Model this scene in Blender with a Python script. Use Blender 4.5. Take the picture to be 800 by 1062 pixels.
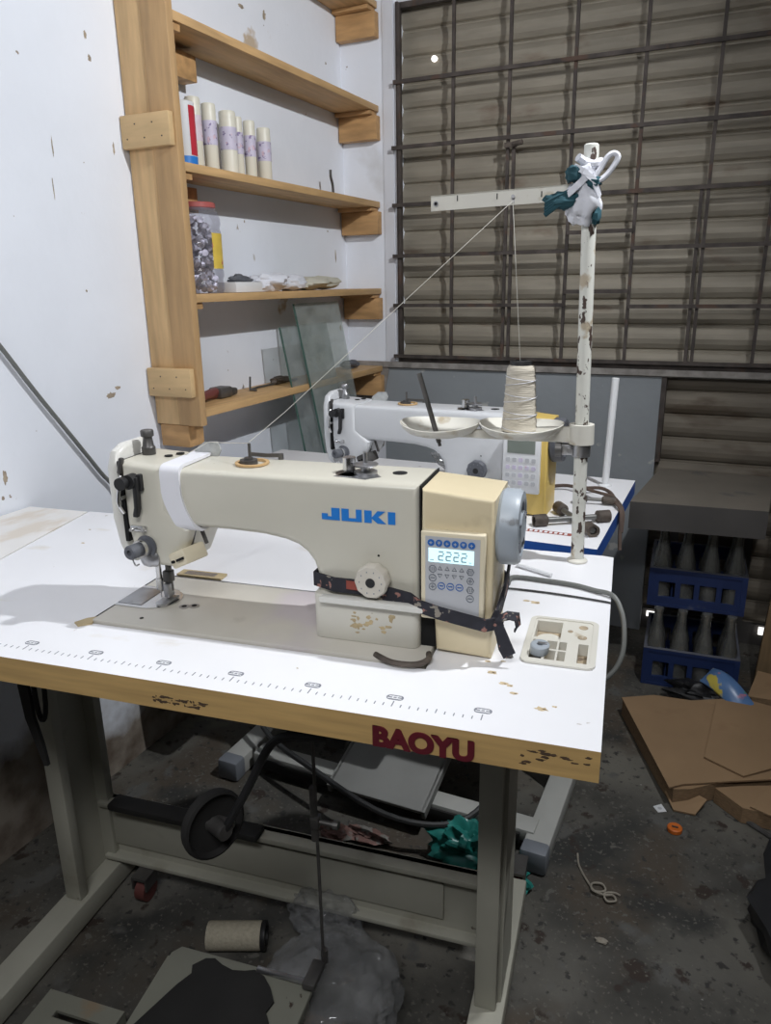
import bpy, bmesh, math, random
from mathutils import Vector, Matrix, Euler
random.seed(7)
S = bpy.context.scene
for o in list(bpy.data.objects): bpy.data.objects.remove(o)
COL = S.collection
PI = math.pi

# ------------------------------------------------------------------ camera
cam_d = bpy.data.cameras.new('camera'); cam = bpy.data.objects.new('camera', cam_d); COL.objects.link(cam)
AX = ((0.91034769, 0.41356096, -0.01531089), (0.10727558, -0.27154842, -0.95642742), (-0.39969869, 0.869039, -0.29156846))
r_, d_, f_ = [Vector(a) for a in AX]
cam.matrix_world = Matrix(((r_.x, -d_.x, -f_.x, 1.34548), (r_.y, -d_.y, -f_.y, -0.6704), (r_.z, -d_.z, -f_.z, 1.20764), (0, 0, 0, 1)))
cam_d.sensor_fit = 'VERTICAL'; cam_d.sensor_height = 24.0; cam_d.lens = 24.0 * 780.218 / 1062.0
cam_d.clip_start = .02; cam_d.clip_end = 50
S.camera = cam

# ------------------------------------------------------------------ world, light, exposure
W = bpy.data.worlds.new('world'); S.world = W; W.use_nodes = True
W.node_tree.nodes['Background'].inputs[0].default_value = (.75, .85, 1, 1)
W.node_tree.nodes['Background'].inputs[1].default_value = .3
def lamp(name, kind, loc, power, col, size=.03, size_y=None, rot=(0, 0, 0)):
    l = bpy.data.lights.new(name, kind); l.energy = power; l.color = col
    if kind in ('POINT', 'SPOT'): l.shadow_soft_size = size
    else:
        l.size = size
        if size_y: l.shape = 'RECTANGLE'; l.size_y = size_y
    o = bpy.data.objects.new(name, l); o.location = loc; o.rotation_euler = rot; COL.objects.link(o); return o
def aim(p, q): return (Vector(q) - Vector(p)).to_track_quat('-Z', 'Y').to_euler()
o = lamp('spot_lamp_light', 'SPOT', (1.64, .54, 2.2), 84, (.94, .965, 1), .018, None, aim((1.64, .54, 2.2), (.79, .64, 1.70)))
o.data.spot_size = math.radians(138); o.data.spot_blend = .75
lamp('fill_light', 'AREA', (1.25, -.95, 2.0), 14.5, (.96, .97, 1), .9, .2, aim((1.25, -.95, 2.0), (.95, -.25, .85)))  # added soft fill above and behind the camera, not a known lamp
S.view_settings.view_transform = 'Standard'; S.view_settings.look = 'None'
S.view_settings.gamma = 1; S.view_settings.use_curve_mapping = False
S.view_settings.exposure = 0.05

# ------------------------------------------------------------------ frames
class Fr:
    def __init__(s, x, y, z, r): s.o = Vector((x, y, z)); s.r = r; s.m = Matrix.Translation(s.o) @ Matrix.Rotation(r, 4, 'Z')
ROOM = Fr(0, 0, 0, 0)
FT = Fr(1.2683, 0, .76, .1236)          # front table: origin at its front right top corner
FB = Fr(1.1507, .6986, .7237, -.006)    # table behind

# ------------------------------------------------------------------ materials
def nodes_of(m):
    m.use_nodes = True; nt = m.node_tree
    return nt, nt.nodes, nt.links, nt.nodes['Principled BSDF']
MATS = {}
def pm(name, col, rough=.5, metal=0, var=.12, vs=12, spots=(), bump=0, bs=60, stretch=(1, 1, 1), spec=.5, emit=None, trans=0):
    """procedural principled: base colour with soft tonal variation plus stains with a shape of their own
       spots: list of (colour, scale, threshold, softness, stretch)"""
    if name in MATS: return MATS[name]
    m = bpy.data.materials.new(name); nt, N, L, P = nodes_of(m)
    P.inputs['Roughness'].default_value = rough; P.inputs['Metallic'].default_value = metal
    P.inputs['Specular IOR Level'].default_value = spec
    tc = N.new('ShaderNodeTexCoord')
    def noise(scale, st=(1, 1, 1), det=4, off=0):
        mp = N.new('ShaderNodeMapping'); mp.inputs['Scale'].default_value = st; mp.inputs['Location'].default_value = (off, off * .7, off * 1.3)
        L.new(tc.outputs['Object'], mp.inputs[0])
        n = N.new('ShaderNodeTexNoise'); n.inputs['Scale'].default_value = scale; n.inputs['Detail'].default_value = det
        L.new(mp.outputs[0], n.inputs['Vector']); return n.outputs['Fac']
    c = Vector(col)
    rp = N.new('ShaderNodeValToRGB')
    rp.color_ramp.elements[0].position = .3; rp.color_ramp.elements[1].position = .7
    rp.color_ramp.elements[0].color = (*(c * (1 - var)), 1); rp.color_ramp.elements[1].color = (*[min(1, v * (1 + var)) for v in c], 1)
    L.new(noise(vs, stretch), rp.inputs[0]); out = rp.outputs[0]
    for i, s in enumerate(spots):
        sc, scale, th, soft = s[:4]; st = s[4] if len(s) > 4 else (1, 1, 1)
        mr = N.new('ShaderNodeMapRange'); mr.inputs[1].default_value = th; mr.inputs[2].default_value = th + soft
        L.new(noise(scale, st, 5, 3.1 * (i + 1)), mr.inputs[0])
        mx = N.new('ShaderNodeMix'); mx.data_type = 'RGBA'
        L.new(mr.outputs[0], mx.inputs[0]); L.new(out, mx.inputs[6]); mx.inputs[7].default_value = (*sc, 1); out = mx.outputs[2]
    L.new(out, P.inputs['Base Color'])
    if bump:
        b = N.new('ShaderNodeBump'); b.inputs['Strength'].default_value = bump; b.inputs['Distance'].default_value = .004
        L.new(noise(bs, stretch), b.inputs['Height']); L.new(b.outputs[0], P.inputs['Normal'])
    if emit:
        P.inputs['Emission Color'].default_value = (*emit[0], 1); P.inputs['Emission Strength'].default_value = emit[1]
    MATS[name] = m; return m
def glass_mat(name, tint, dust=.15, gloss=.08, dcol=(.7, .72, .7)):
    m = bpy.data.materials.new(name); nt, N, L, P = nodes_of(m); N.remove(P)
    out = N['Material Output']
    t = N.new('ShaderNodeBsdfTransparent'); t.inputs[0].default_value = (*tint, 1)
    g = N.new('ShaderNodeBsdfGlossy'); g.inputs['Roughness'].default_value = .06
    d = N.new('ShaderNodeBsdfDiffuse'); d.inputs[0].default_value = (*dcol, 1)
    tc = N.new('ShaderNodeTexCoord'); n = N.new('ShaderNodeTexNoise'); n.inputs['Scale'].default_value = 14; L.new(tc.outputs['Object'], n.inputs['Vector'])
    mr = N.new('ShaderNodeMapRange'); mr.inputs[1].default_value = .3; mr.inputs[2].default_value = .75; mr.inputs[3].default_value = dust * .5; mr.inputs[4].default_value = dust * 1.5
    L.new(n.outputs['Fac'], mr.inputs[0])
    a = N.new('ShaderNodeMixShader'); L.new(mr.outputs[0], a.inputs[0]); L.new(t.outputs[0], a.inputs[1]); L.new(d.outputs[0], a.inputs[2])
    fr = N.new('ShaderNodeLayerWeight'); fr.inputs[0].default_value = .35
    mm = N.new('ShaderNodeMath'); mm.operation = 'MULTIPLY'; mm.inputs[1].default_value = gloss * 4; L.new(fr.outputs['Fresnel'], mm.inputs[0])
    b = N.new('ShaderNodeMixShader'); L.new(mm.outputs[0], b.inputs[0]); L.new(a.outputs[0], b.inputs[1]); L.new(g.outputs[0], b.inputs[2])
    L.new(b.outputs[0], out.inputs[0]); MATS[name] = m; return m

M_wall = pm('painted_wall', (.80, .83, .89), .85, var=.05, vs=2.5, bump=.25, bs=30,
            spots=[((.45, .42, .38), 9, .73, .02, (1, 1, .6)), ((.30, .24, .19), 22, .76, .01), ((.62, .62, .63), 3, .66, .1), ((.40, .31, .22), 4.1, .74, .02)])
M_wall_low = pm('grey_painted_wall', (.27, .29, .305), .8, var=.08, vs=4, bump=.3, bs=40, spots=[((.45, .45, .43), 14, .68, .05), ((.16, .15, .14), 8, .70, .05)])
M_plaster = pm('bare_plaster', (.27, .25, .23), .9, var=.3, vs=25, bump=.8, bs=50)
M_jamb = pm('white_jamb', (.66, .67, .71), .7, var=.06, vs=5, spots=[((.35, .33, .3), 12, .70, .04)])
M_ceil = pm('ceiling_paint', (.40, .40, .40), .9)
M_room = pm('far_wall_paint', (.14, .135, .13), .9)
M_floor = pm('stained_concrete', (.076, .072, .062), .8, var=.45, vs=6, bump=.5, bs=45,
             spots=[((.16, .15, .125), 1.3, .54, .12), ((.075, .060, .044), 3.1, .50, .10), ((.034, .034, .031), 4.5, .56, .10), ((.10, .098, .09), 9, .60, .06), ((.035, .024, .018), 13, .62, .04), ((.12, .115, .10), 34, .66, .03), ((.28, .27, .25), 90, .73, .02), ((.035, .033, .03), 55, .60, .08), ((.12, .112, .095), 120, .60, .08)])
def damp(m):
    nt, N, L, P = nodes_of(m); src = P.inputs['Base Color'].links[0].from_socket
    tc = N.new('ShaderNodeTexCoord'); sp = N.new('ShaderNodeSeparateXYZ'); L.new(tc.outputs['Object'], sp.inputs[0])
    n = N.new('ShaderNodeTexNoise'); n.inputs['Scale'].default_value = 4.5; n.inputs['Detail'].default_value = 6; L.new(tc.outputs['Object'], n.inputs['Vector'])
    k = N.new('ShaderNodeMath'); k.operation = 'MULTIPLY_ADD'; L.new(n.outputs['Fac'], k.inputs[0]); k.inputs[1].default_value = -.75; L.new(sp.outputs['Z'], k.inputs[2])
    mr = N.new('ShaderNodeMapRange'); mr.inputs[1].default_value = -.23; mr.inputs[2].default_value = -.10; mr.inputs[3].default_value = 1; mr.inputs[4].default_value = 0; L.new(k.outputs[0], mr.inputs[0])
    n2 = N.new('ShaderNodeTexNoise'); n2.inputs['Scale'].default_value = 14; n2.inputs['Detail'].default_value = 5; L.new(tc.outputs['Object'], n2.inputs['Vector'])
    rp = N.new('ShaderNodeValToRGB'); rp.color_ramp.elements[0].position = .35; rp.color_ramp.elements[1].position = .65
    rp.color_ramp.elements[0].color = (.13, .095, .07, 1); rp.color_ramp.elements[1].color = (.32, .28, .23, 1); L.new(n2.outputs['Fac'], rp.inputs[0])
    mx = N.new('ShaderNodeMix'); mx.data_type = 'RGBA'; L.new(mr.outputs[0], mx.inputs[0]); L.new(src, mx.inputs[6]); L.new(rp.outputs[0], mx.inputs[7]); L.new(mx.outputs[2], P.inputs['Base Color'])
M_wall_l = pm('painted_wall_with_damp', (.80, .83, .89), .85, var=.05, vs=2.5, bump=.25, bs=30,
            spots=[((.45, .42, .38), 9, .72, .02, (1, 1, .6)), ((.30, .24, .19), 22, .735, .01), ((.52, .42, .31), 5.1, .705, .03)])
damp(M_wall_l)
M_dirt = pm('damp_wall_base', (.17, .13, .10), .9, var=.4, vs=8, bump=.5, spots=[((.33, .32, .31), 6, .55, .08)])
M_pine = pm('pine_wood', (.63, .42, .21), .6, var=.16, vs=9, stretch=(6, 6, .7), bump=.1, spots=[((.25, .12, .05), 26, .74, .02)])
M_pine2 = pm('darker_pine_wood', (.50, .315, .15), .6, var=.16, vs=9, stretch=(6, 6, .7), bump=.1, spots=[((.2, .1, .04), 26, .74, .02)])
M_pine_y = pm('pine_shelf_board', (.54, .34, .155), .6, var=.18, vs=9, stretch=(6, .7, 6), bump=.1, spots=[((.2, .1, .04), 24, .75, .02)])
M_plyblk = pm('plywood_block', (.48, .28, .12), .6, var=.22, vs=10, stretch=(1, 5, 5), spots=[((.2, .1, .04), 18, .70, .03)])
M_batten = pm('pale_batten', (.62, .43, .22), .6, var=.12, vs=9, stretch=(.8, 5, 5), spots=[((.25, .13, .06), 20, .74, .02)])
M_shutter = pm('dusty_shutter_steel', (.30, .268, .212), .6, metal=.25, var=.16, vs=5, stretch=(1, 1, 5), spots=[((.20, .15, .11), 4, .62, .1, (1, 1, 3)), ((.38, .33, .24), 3, .66, .1)])
M_shutter_shade = pm('shade_darkened_shutter', (.18, .155, .12), .7, metal=.15, var=.2, vs=5, stretch=(1, 1, 5), spots=[((.11, .085, .06), 4, .56, .1, (1, 1, 3))])  # darker copy of the shutter steel, shade of the recess put into the colour
M_grille = pm('rusty_grille_steel', (.075, .062, .055), .7, metal=.3, var=.4, vs=20, spots=[((.10, .062, .045), 15, .58, .08)])
M_white_top = pm('white_laminate', (.86, .86, .88), .35, var=.02, vs=6,
                 spots=[((.74, .70, .63), 5, .64, .08, (1, 2.2, 1)), ((.42, .26, .10), 17, .715, .02), ((.60, .57, .55), 30, .73, .02)])
M_old_top = pm('yellowed_laminate', (.84, .82, .79), .45, var=.04, vs=7, spots=[((.74, .67, .58), 6, .56, .1, (2, 1, 1)), ((.35, .25, .15), 22, .75, .02)])
M_edge = pm('wood_grain_edge', (.52, .34, .135), .5, var=.14, vs=14, stretch=(.6, 4, 8), spots=[((.07, .04, .02), 22, .665, .02, (.5, 1, 1.6))])
M_frame = pm('grey_green_steel_paint', (.40, .39, .325), .5, var=.07, vs=9, spots=[((.12, .10, .08), 30, .74, .02), ((.30, .28, .22), 8, .62, .1)])
M_frame2 = pm('pale_steel_paint', (.44, .44, .41), .5, var=.07, vs=9, spots=[((.2, .18, .15), 30, .72, .02)])
M_cream = pm('cream_machine_enamel', (.62, .595, .505), .32, var=.03, vs=8, spots=[((.42, .36, .27), 34, .76, .02), ((.50, .46, .38), 7, .68, .08)])
M_cream2 = pm('dirty_machine_base', (.60, .58, .51), .4, var=.05, vs=10, spots=[((.25, .16, .08), 42, .70, .03), ((.47, .42, .33), 9, .62, .08)])
M_bed = pm('worn_machine_bed', (.57, .54, .475), .35, var=.06, vs=8, spots=[((.36, .33, .28), 9, .60, .1), ((.54, .49, .50), 4, .6, .1)])
M_beige = pm('beige_plastic', (.70, .60, .40), .4, var=.04, vs=5, spots=[((.5, .4, .25), 9, .68, .08)])
M_beige_l = pm('pale_beige_plastic', (.76, .68, .50), .4, var=.03)
M_yellow = pm('yellow_plastic', (.70, .50, .14), .4, var=.05, vs=6)
M_white_m = pm('white_machine_enamel', (.62, .63, .645), .3, var=.03, vs=7, spots=[((.5, .48, .44), 16, .72, .04)])
M_tape = pm('white_tape', (.80, .80, .84), .6, var=.03, vs=12)
M_face = pm('pale_face_plate', (.72, .71, .66), .3, var=.03)
M_chrome = pm('chrome', (.62, .62, .62), .22, metal=1, var=.1, vs=30)
M_steel = pm('worn_steel', (.42, .42, .43), .35, metal=.9, var=.2, vs=25)
M_dsteel = pm('dark_steel', (.12, .115, .11), .45, metal=.6, var=.3, vs=25)
M_rust = pm('rusty_brown_steel', (.105, .085, .07), .7, metal=.3, var=.4, vs=40)
M_black = pm('black_plastic', (.016, .016, .017), .5, var=.3, vs=20)
M_hole = pm('deep_black', (.004, .004, .004), .9)
M_grey_wheel = pm('blue_grey_plastic', (.36, .40, .44), .4, var=.05, vs=9, spots=[((.2, .21, .22), 20, .72, .04)])
M_dgrey = pm('dark_grey_plastic', (.10, .105, .12), .5, var=.15)
M_dial = pm('ivory_dial', (.64, .60, .52), .45, var=.06, vs=30, spots=[((.35, .28, .2), 40, .70, .03)])
M_panel = pm('grey_panel_film', (.50, .51, .53), .4, var=.03)
M_blue = pm('blue_print', (.02, .20, .62), .4, var=.03)
M_blue_btn = pm('blue_key_print', (.03, .14, .45), .4, var=.03)
M_print = pm('grey_key_print', (.20, .22, .25), .5)
M_lcd = pm('lit_lcd', (.65, .85, .9), .4, emit=((.62, .92, 1), .75), var=.02)
M_lcd_off = pm('grey_green_lcd', (.20, .23, .20), .3)
M_digit = pm('lcd_segments', (.25, .38, .42), .5)
M_maroon = pm('maroon_lettering', (.11, .010, .018), .5, var=.15, vs=30)
M_ruler = pm('ruler_print', (.22, .23, .26), .6)
M_band = pm('dark_floral_cloth', (.022, .022, .03), .85, var=.3, vs=50, spots=[((.32, .16, .13), 75, .62, .03), ((.28, .25, .21), 60, .62, .02)])
M_redcloth = pm('red_cloth', (.30, .07, .05), .9, var=.2)
M_pole = pm('chipped_white_pole', (.66, .66, .60), .5, var=.06, vs=14, spots=[((.07, .045, .035), 75, .575, .02, (1, 1, .6)), ((.45, .38, .28), 24, .60, .06)])
M_tray = pm('aged_white_plastic', (.66, .64, .57), .45, var=.04, vs=9, spots=[((.45, .38, .27), 18, .62, .08)])
M_thread = pm('cream_thread', (.55, .505, .42), .8, var=.10, vs=30, stretch=(1, 1, 14), bump=.5, bs=40)
M_line = pm('white_sewing_thread', (.55, .53, .47), .7)
M_ragw = pm('white_cloth', (.70, .71, .76), .9, var=.06, vs=20, bump=.2)
M_teal = pm('dark_teal_cloth', (.02, .075, .095), .9, var=.3, vs=20)
M_cable = pm('grey_cable', (.15, .155, .145), .5, var=.08)
M_dcable = pm('dark_cable', (.03, .03, .03), .5)
M_glass = glass_mat('dusty_window_glass', (.88, .91, .89), .22, .05, (.58, .61, .59))
M_glass2 = glass_mat('smoky_dusty_glass', (.82, .85, .84), .20, .05, (.50, .52, .52))
M_gedge = pm('green_glass_edge', (.06, .12, .10), .2)
M_jar = glass_mat('clear_jar_plastic', (.90, .90, .94), .10, .07, (.6, .6, .65))
M_bottle = glass_mat('dusty_bottle_glass', (.86, .88, .86), .17, .42, (.55, .55, .51))
M_film = glass_mat('clear_plastic_film', (.86, .87, .88), .26, .10, (.50, .50, .50))
M_redlid = pm('red_lid', (.40, .10, .09), .4)
M_bobbin = pm('assorted_bobbins', (.56, .54, .60), .4, metal=.3, var=.5, vs=60)
M_ivory = pm('ivory_bottle_plastic', (.74, .71, .60), .4, var=.03)
M_purple = pm('purple_floral_label', (.58, .54, .66), .5, var=.08, vs=40, spots=[((.22, .17, .32), 75, .60, .04), ((.62, .45, .52), 50, .62, .05)])
M_pink = pm('pink_floral_label', (.70, .60, .66), .5, var=.08, vs=40, spots=[((.60, .16, .24), 75, .62, .04), ((.35, .3, .45), 60, .66, .04)])
M_red = pm('red_print', (.50, .03, .05), .4); M_wht = pm('plain_white', (.74, .75, .76), .5, var=.03)
M_ylabel = pm('yellow_label', (.70, .50, .08), .5, var=.1, vs=30, spots=[((.5, .1, .08), 45, .62, .03), ((.12, .28, .12), 40, .66, .03)])
M_crate = pm('blue_crate_plastic', (.014, .030, .105), .5, var=.12, vs=12, spots=[((.10, .11, .15), 12, .64, .1)])
M_rim = pm('dusty_crate_rim', (.11, .115, .14), .7, var=.2, vs=20)
M_bag_g = pm('teal_green_plastic_bag', (.02, .20, .17), .35, var=.3, vs=14)
M_bag_b = pm('black_plastic_bag', (.012, .012, .013), .45, var=.4, vs=9)
M_card = pm('brown_cardboard', (.31, .20, .108), .85, var=.07, vs=8, spots=[((.25, .15, .08), 6, .66, .1)])
M_carde = pm('cardboard_edge', (.24, .155, .085), .9, var=.25, vs=90, stretch=(1, 1, 5))
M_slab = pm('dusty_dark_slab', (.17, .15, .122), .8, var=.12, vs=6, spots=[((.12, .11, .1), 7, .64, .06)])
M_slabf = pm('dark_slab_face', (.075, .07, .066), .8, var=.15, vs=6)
M_rubber = pm('black_rubber', (.018, .017, .016), .8, var=.3, vs=12)
M_pedal = pm('chipped_cream_steel', (.24, .24, .195), .5, var=.06, vs=9, spots=[((.06, .04, .03), 24, .68, .02), ((.28, .22, .15), 9, .64, .08)])
M_wood_dk = pm('weathered_plank', (.25, .17, .09), .8, var=.25, vs=9, stretch=(6, 6, .7))
M_orange = pm('orange_plastic', (.62, .15, .02), .5)
M_blue_edge = pm('blue_edge_band', (.02, .10, .42), .5, var=.12, vs=9, spots=[((.35, .05, .08), 14, .70, .03)])
M_day = pm('daylight', (1, 1, 1), .5, emit=((1, .97, .92), 1.6))
M_rope = pm('brown_twine', (.095, .066, .052), .9, var=.25, vs=50)
M_string = pm('dirty_string', (.30, .27, .22), .9, var=.2, vs=50)
M_gcap = pm('grey_foot_cap', (.20, .215, .24), .5, var=.1)
M_amber = pm('wood_ring', (.58, .38, .18), .6, var=.1)
M_brass = pm('tan_cork', (.48, .38, .22), .7, var=.2, vs=30)
M_caster = pm('red_caster_wheel', (.13, .04, .035), .5, var=.15)
M_toolred = pm('maroon_grip', (.18, .05, .045), .5)
M_bread = pm('beige_cloth', (.55, .53, .44), .9, var=.1, vs=20, spots=[((.2, .35, .2), 30, .68, .04)])
M_packet = pm('printed_snack_foil', (.10, .20, .40), .3, var=.2, vs=14, spots=[((.55, .45, .08), 16, .56, .03), ((.60, .18, .20), 13, .62, .03), ((.10, .32, .12), 18, .66, .03)])

# ------------------------------------------------------------------ mesh builder
BASE = {}
class MB:
    def __init__(s): s.bm = bmesh.new()
    def _new(s, old, mat, bev=0, seg=2, ang=35):
        fs = [f for f in s.bm.faces if f not in old]
        for f in fs: f.material_index = mat
        if bev:
            es = set(e for f in fs for e in f.edges)
            for f in fs: f.normal_update()
            es = [e for e in es if len(e.link_faces) == 2 and e.calc_face_angle(0) > math.radians(ang)]
            r = bmesh.ops.bevel(s.bm, geom=es, offset=bev, segments=seg, profile=.5, affect='EDGES', clamp_overlap=True)
            for f in r['faces']: f.material_index = mat
        return s
    def box(s, a, b, mat=0, bev=0, rot=None, seg=2, piv=None):
        old = set(s.bm.faces)
        a, b = Vector(a), Vector(b); c = (a + b) / 2 if piv is None else Vector(piv)
        V = []
        for i in range(8):
            p = Vector((b.x if i & 1 else a.x, b.y if i & 2 else a.y, b.z if i & 4 else a.z))
            if rot is not None: p = c + rot @ (p - c)
            V.append(s.bm.verts.new(p))
        for q in ((0, 2, 3, 1), (4, 5, 7, 6), (0, 1, 5, 4), (2, 6, 7, 3), (0, 4, 6, 2), (1, 3, 7, 5)): s.bm.faces.new([V[i] for i in q])
        return s._new(old, mat, bev, seg)
    def prism(s, poly, axis, lo, hi, mat=0, bev=0, seg=2, ang=35, rim=None, capm=None):
        """poly 2D in the plane orthogonal to axis (x: (y,z); y: (x,z); z: (x,y))"""
        old = set(s.bm.faces)
        def P(u, v, w): return {'x': (w, u, v), 'y': (u, w, v), 'z': (u, v, w)}[axis]
        A = [s.bm.verts.new(P(u, v, lo)) for u, v in poly]; B = [s.bm.verts.new(P(u, v, hi)) for u, v in poly]
        n = len(poly)
        fa = s.bm.faces.new(A[::-1]); fb = s.bm.faces.new(B)
        side = [s.bm.faces.new((A[i], A[(i + 1) % n], B[(i + 1) % n], B[i])) for i in range(n)]
        s._new(old, mat)
        if rim is not None:
            for f in side: f.material_index = rim
        if bev:
            bmesh.ops.recalc_face_normals(s.bm, faces=[fa, fb] + side)
            es = [e for f in (fa, fb) for e in f.edges]
            r = bmesh.ops.bevel(s.bm, geom=list(set(es)), offset=bev, segments=seg, profile=.5, affect='EDGES', clamp_overlap=True)
            for f in r['faces']: f.material_index = mat
        return s
    def rings(s, R, mat=0, cap=True, closed=True, loop=False):
        V = [[s.bm.verts.new(p) for p in r] for r in R]; n = len(R[0]); F = []
        m = len(V)
        for i in range(m if loop else m - 1):
            a, b = V[i], V[(i + 1) % m]
            for j in range(n if closed else n - 1):
                k = (j + 1) % n
                F.append(s.bm.faces.new((a[j], a[k], b[k], b[j])))
        if cap and not loop and closed: F += [s.bm.faces.new(V[0][::-1]), s.bm.faces.new(V[-1])]
        for f in F: f.material_index = mat
        return s
    def cyl(s, p0, p1, r0, r1=None, seg=20, mat=0, cap=True):
        if r1 is None: r1 = r0
        p0, p1 = Vector(p0), Vector(p1); d = (p1 - p0).normalized()
        u = d.orthogonal().normalized(); v = d.cross(u)
        R = [[p + (u * math.cos(2 * PI * i / seg) + v * math.sin(2 * PI * i / seg)) * r for i in range(seg)] for p, r in ((p0, r0), (p1, r1))]
        return s.rings(R, mat, cap)
    def lathe(s, prof, o=(0, 0, 0), d=(0, 0, 1), seg=24, mat=0, cap=True, a0=0):
        o = Vector(o); d = Vector(d).normalized()
        u = Vector((1, 0, 0)) if abs(d.z) > .99 else d.orthogonal().normalized()
        v = d.cross(u)
        R = [[o + d * z + (u * math.cos(a0 + 2 * PI * i / seg) + v * math.sin(a0 + 2 * PI * i / seg)) * max(r, 1e-5) for i in range(seg)] for r, z in prof]
        return s.rings(R, mat, cap)
    def tube(s, pts, r, seg=8, mat=0, closed=False, smooth=0):
        P = [Vector(p) for p in pts]
        if smooth:
            Q = []; n = len(P)
            for i in range(n if closed else n - 1):
                a = P[(i - 1) % n] if closed or i > 0 else P[0]; b = P[i]; c = P[(i + 1) % n]; d = P[(i + 2) % n] if closed or i + 2 < n else P[-1]
                for k in range(smooth):
                    t = k / smooth
                    Q.append(.5 * ((2 * b) + (c - a) * t + (2 * a - 5 * b + 4 * c - d) * t * t + (3 * b - 3 * c + d - a) * t ** 3))
            if not closed: Q.append(P[-1])
            P = Q
        n = len(P); R = []; u = None
        for i in range(n):
            if closed: t = (P[(i + 1) % n] - P[i - 1]).normalized()
            else: t = (P[min(i + 1, n - 1)] - P[max(i - 1, 0)]).normalized()
            u = t.orthogonal().normalized() if u is None else (u - t * u.dot(t)).normalized()
            v = t.cross(u); rr = r[i * len(r) // n] if isinstance(r, (list, tuple)) else r
            R.append([P[i] + (u * math.cos(2 * PI * j / seg) + v * math.sin(2 * PI * j / seg)) * rr for j in range(seg)])
        return s.rings(R, mat, not closed, True, closed)
    def ribbon(s, pts, w, th, mat=0, closed=False, up=(0, 0, 1)):
        """flat band: width along up, thickness th"""
        P = [Vector(p) for p in pts]; n = len(P); R = []
        for i in range(n):
            t = (P[(i + 1) % n] - P[i - 1]) if closed else (P[min(i + 1, n - 1)] - P[max(i - 1, 0)])
            t.normalize(); U = Vector(up); U = (U - t * U.dot(t)).normalized(); nn = t.cross(U)
            ww = w[i] if isinstance(w, (list, tuple)) else w
            R.append([P[i] + U * ww / 2 + nn * th / 2, P[i] + U * ww / 2 - nn * th / 2, P[i] - U * ww / 2 - nn * th / 2, P[i] - U * ww / 2 + nn * th / 2])
        return s.rings(R, mat, not closed, True, closed)
    def ball(s, c, r, mat=0, seg=16, noise=0, ns=6, seed=0, flat=None):
        old = set(s.bm.faces)
        c = Vector(c); r = Vector(r) if not isinstance(r, (int, float)) else Vector((r, r, r))
        res = bmesh.ops.create_uvsphere(s.bm, u_segments=seg, v_segments=max(6, seg * 2 // 3), radius=1)
        from mathutils import noise as nz
        for v in res['verts']:
            k = 1 + noise * nz.noise(v.co * ns * .35 + Vector((seed, seed * 2, 0))) * 1.6 + noise * .5 * nz.noise(v.co * ns + Vector((0, seed, 3)))
            p = v.co * k; v.co = c + Vector((p.x * r.x, p.y * r.y, p.z * r.z))
            if flat is not None and v.co.z < flat: v.co.z = flat
        return s._new(old, mat)
    def xf(s, m, v0=0):
        s.bm.verts.ensure_lookup_table()
        for v in s.bm.verts[v0:]: v.co = m @ v.co
        return s
    def text(s, string, size, mtx, ext=.0005, bold=0, mat=0, sx=1.0):
        cu = bpy.data.curves.new('t', 'FONT'); cu.body = string; cu.size = size; cu.extrude = ext; cu.offset = bold; cu.align_x = 'LEFT'
        o = bpy.data.objects.new('t', cu); COL.objects.link(o); bpy.context.view_layer.update()
        me = bpy.data.meshes.new_from_object(o.evaluated_get(bpy.context.evaluated_depsgraph_get()))
        old = set(s.bm.faces)
        oldv = set(s.bm.verts); s.bm.from_mesh(me)
        for v in [v for v in s.bm.verts if v not in oldv]: v.co = mtx @ Vector((v.co.x * sx, v.co.y, v.co.z))
        s._new(old, mat)
        bpy.data.objects.remove(o); bpy.data.curves.remove(cu); bpy.data.meshes.remove(me); return s
    def mesh(s, name, mats, base=None, smooth=35, recalc=True):
        if base is not None:
            for v in s.bm.verts: v.co -= Vector(base)
        if recalc: bmesh.ops.recalc_face_normals(s.bm, faces=s.bm.faces[:])
        me = bpy.data.meshes.new(name); s.bm.to_mesh(me); s.bm.free()
        for m in (mats if isinstance(mats, (list, tuple)) else [mats]): me.materials.append(m)
        if smooth:
            for p in me.polygons: p.use_smooth = True
            me.set_sharp_from_angle(angle=math.radians(smooth))
        return me
    def part(s, name, mats, parent, label=None, smooth=35):
        b = BASE[parent]; o = bpy.data.objects.new(name, s.mesh(name, mats, b, smooth)); COL.objects.link(o)
        o.parent = parent; BASE[o] = b
        if label: o['label'] = label
        return o
    def solo(s, name, mats, label, cat, base, fr=ROOM, group=None, smooth=35):
        o = bpy.data.objects.new(name, s.mesh(name, mats, base, smooth)); COL.objects.link(o)
        o.matrix_world = fr.m @ Matrix.Translation(Vector(base)); BASE[o] = Vector(base)
        tag(o, label, cat, group); return o
    def struct(s, name, mats, parent=None, fr=ROOM, smooth=35):
        o = bpy.data.objects.new(name, s.mesh(name, mats, None if parent is None else BASE[parent], smooth)); COL.objects.link(o)
        BASE[o] = Vector((0, 0, 0))
        if parent: o.parent = parent; BASE[o] = BASE[parent]
        else: o['kind'] = 'structure'
        return o
def tag(o, label, cat, group=None):
    o['label'] = label; o['category'] = cat
    if group: o['group'] = group
def thing(name, label, cat, base, fr=ROOM, group=None):
    o = bpy.data.objects.new(name, None); COL.objects.link(o); o.empty_display_size = .05
    o.matrix_world = fr.m @ Matrix.Translation(Vector(base)); BASE[o] = Vector(base); tag(o, label, cat, group); return o
def structroot(name):
    o = bpy.data.objects.new(name, None); COL.objects.link(o); o['kind'] = 'structure'; BASE[o] = Vector((0, 0, 0)); return o
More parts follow.
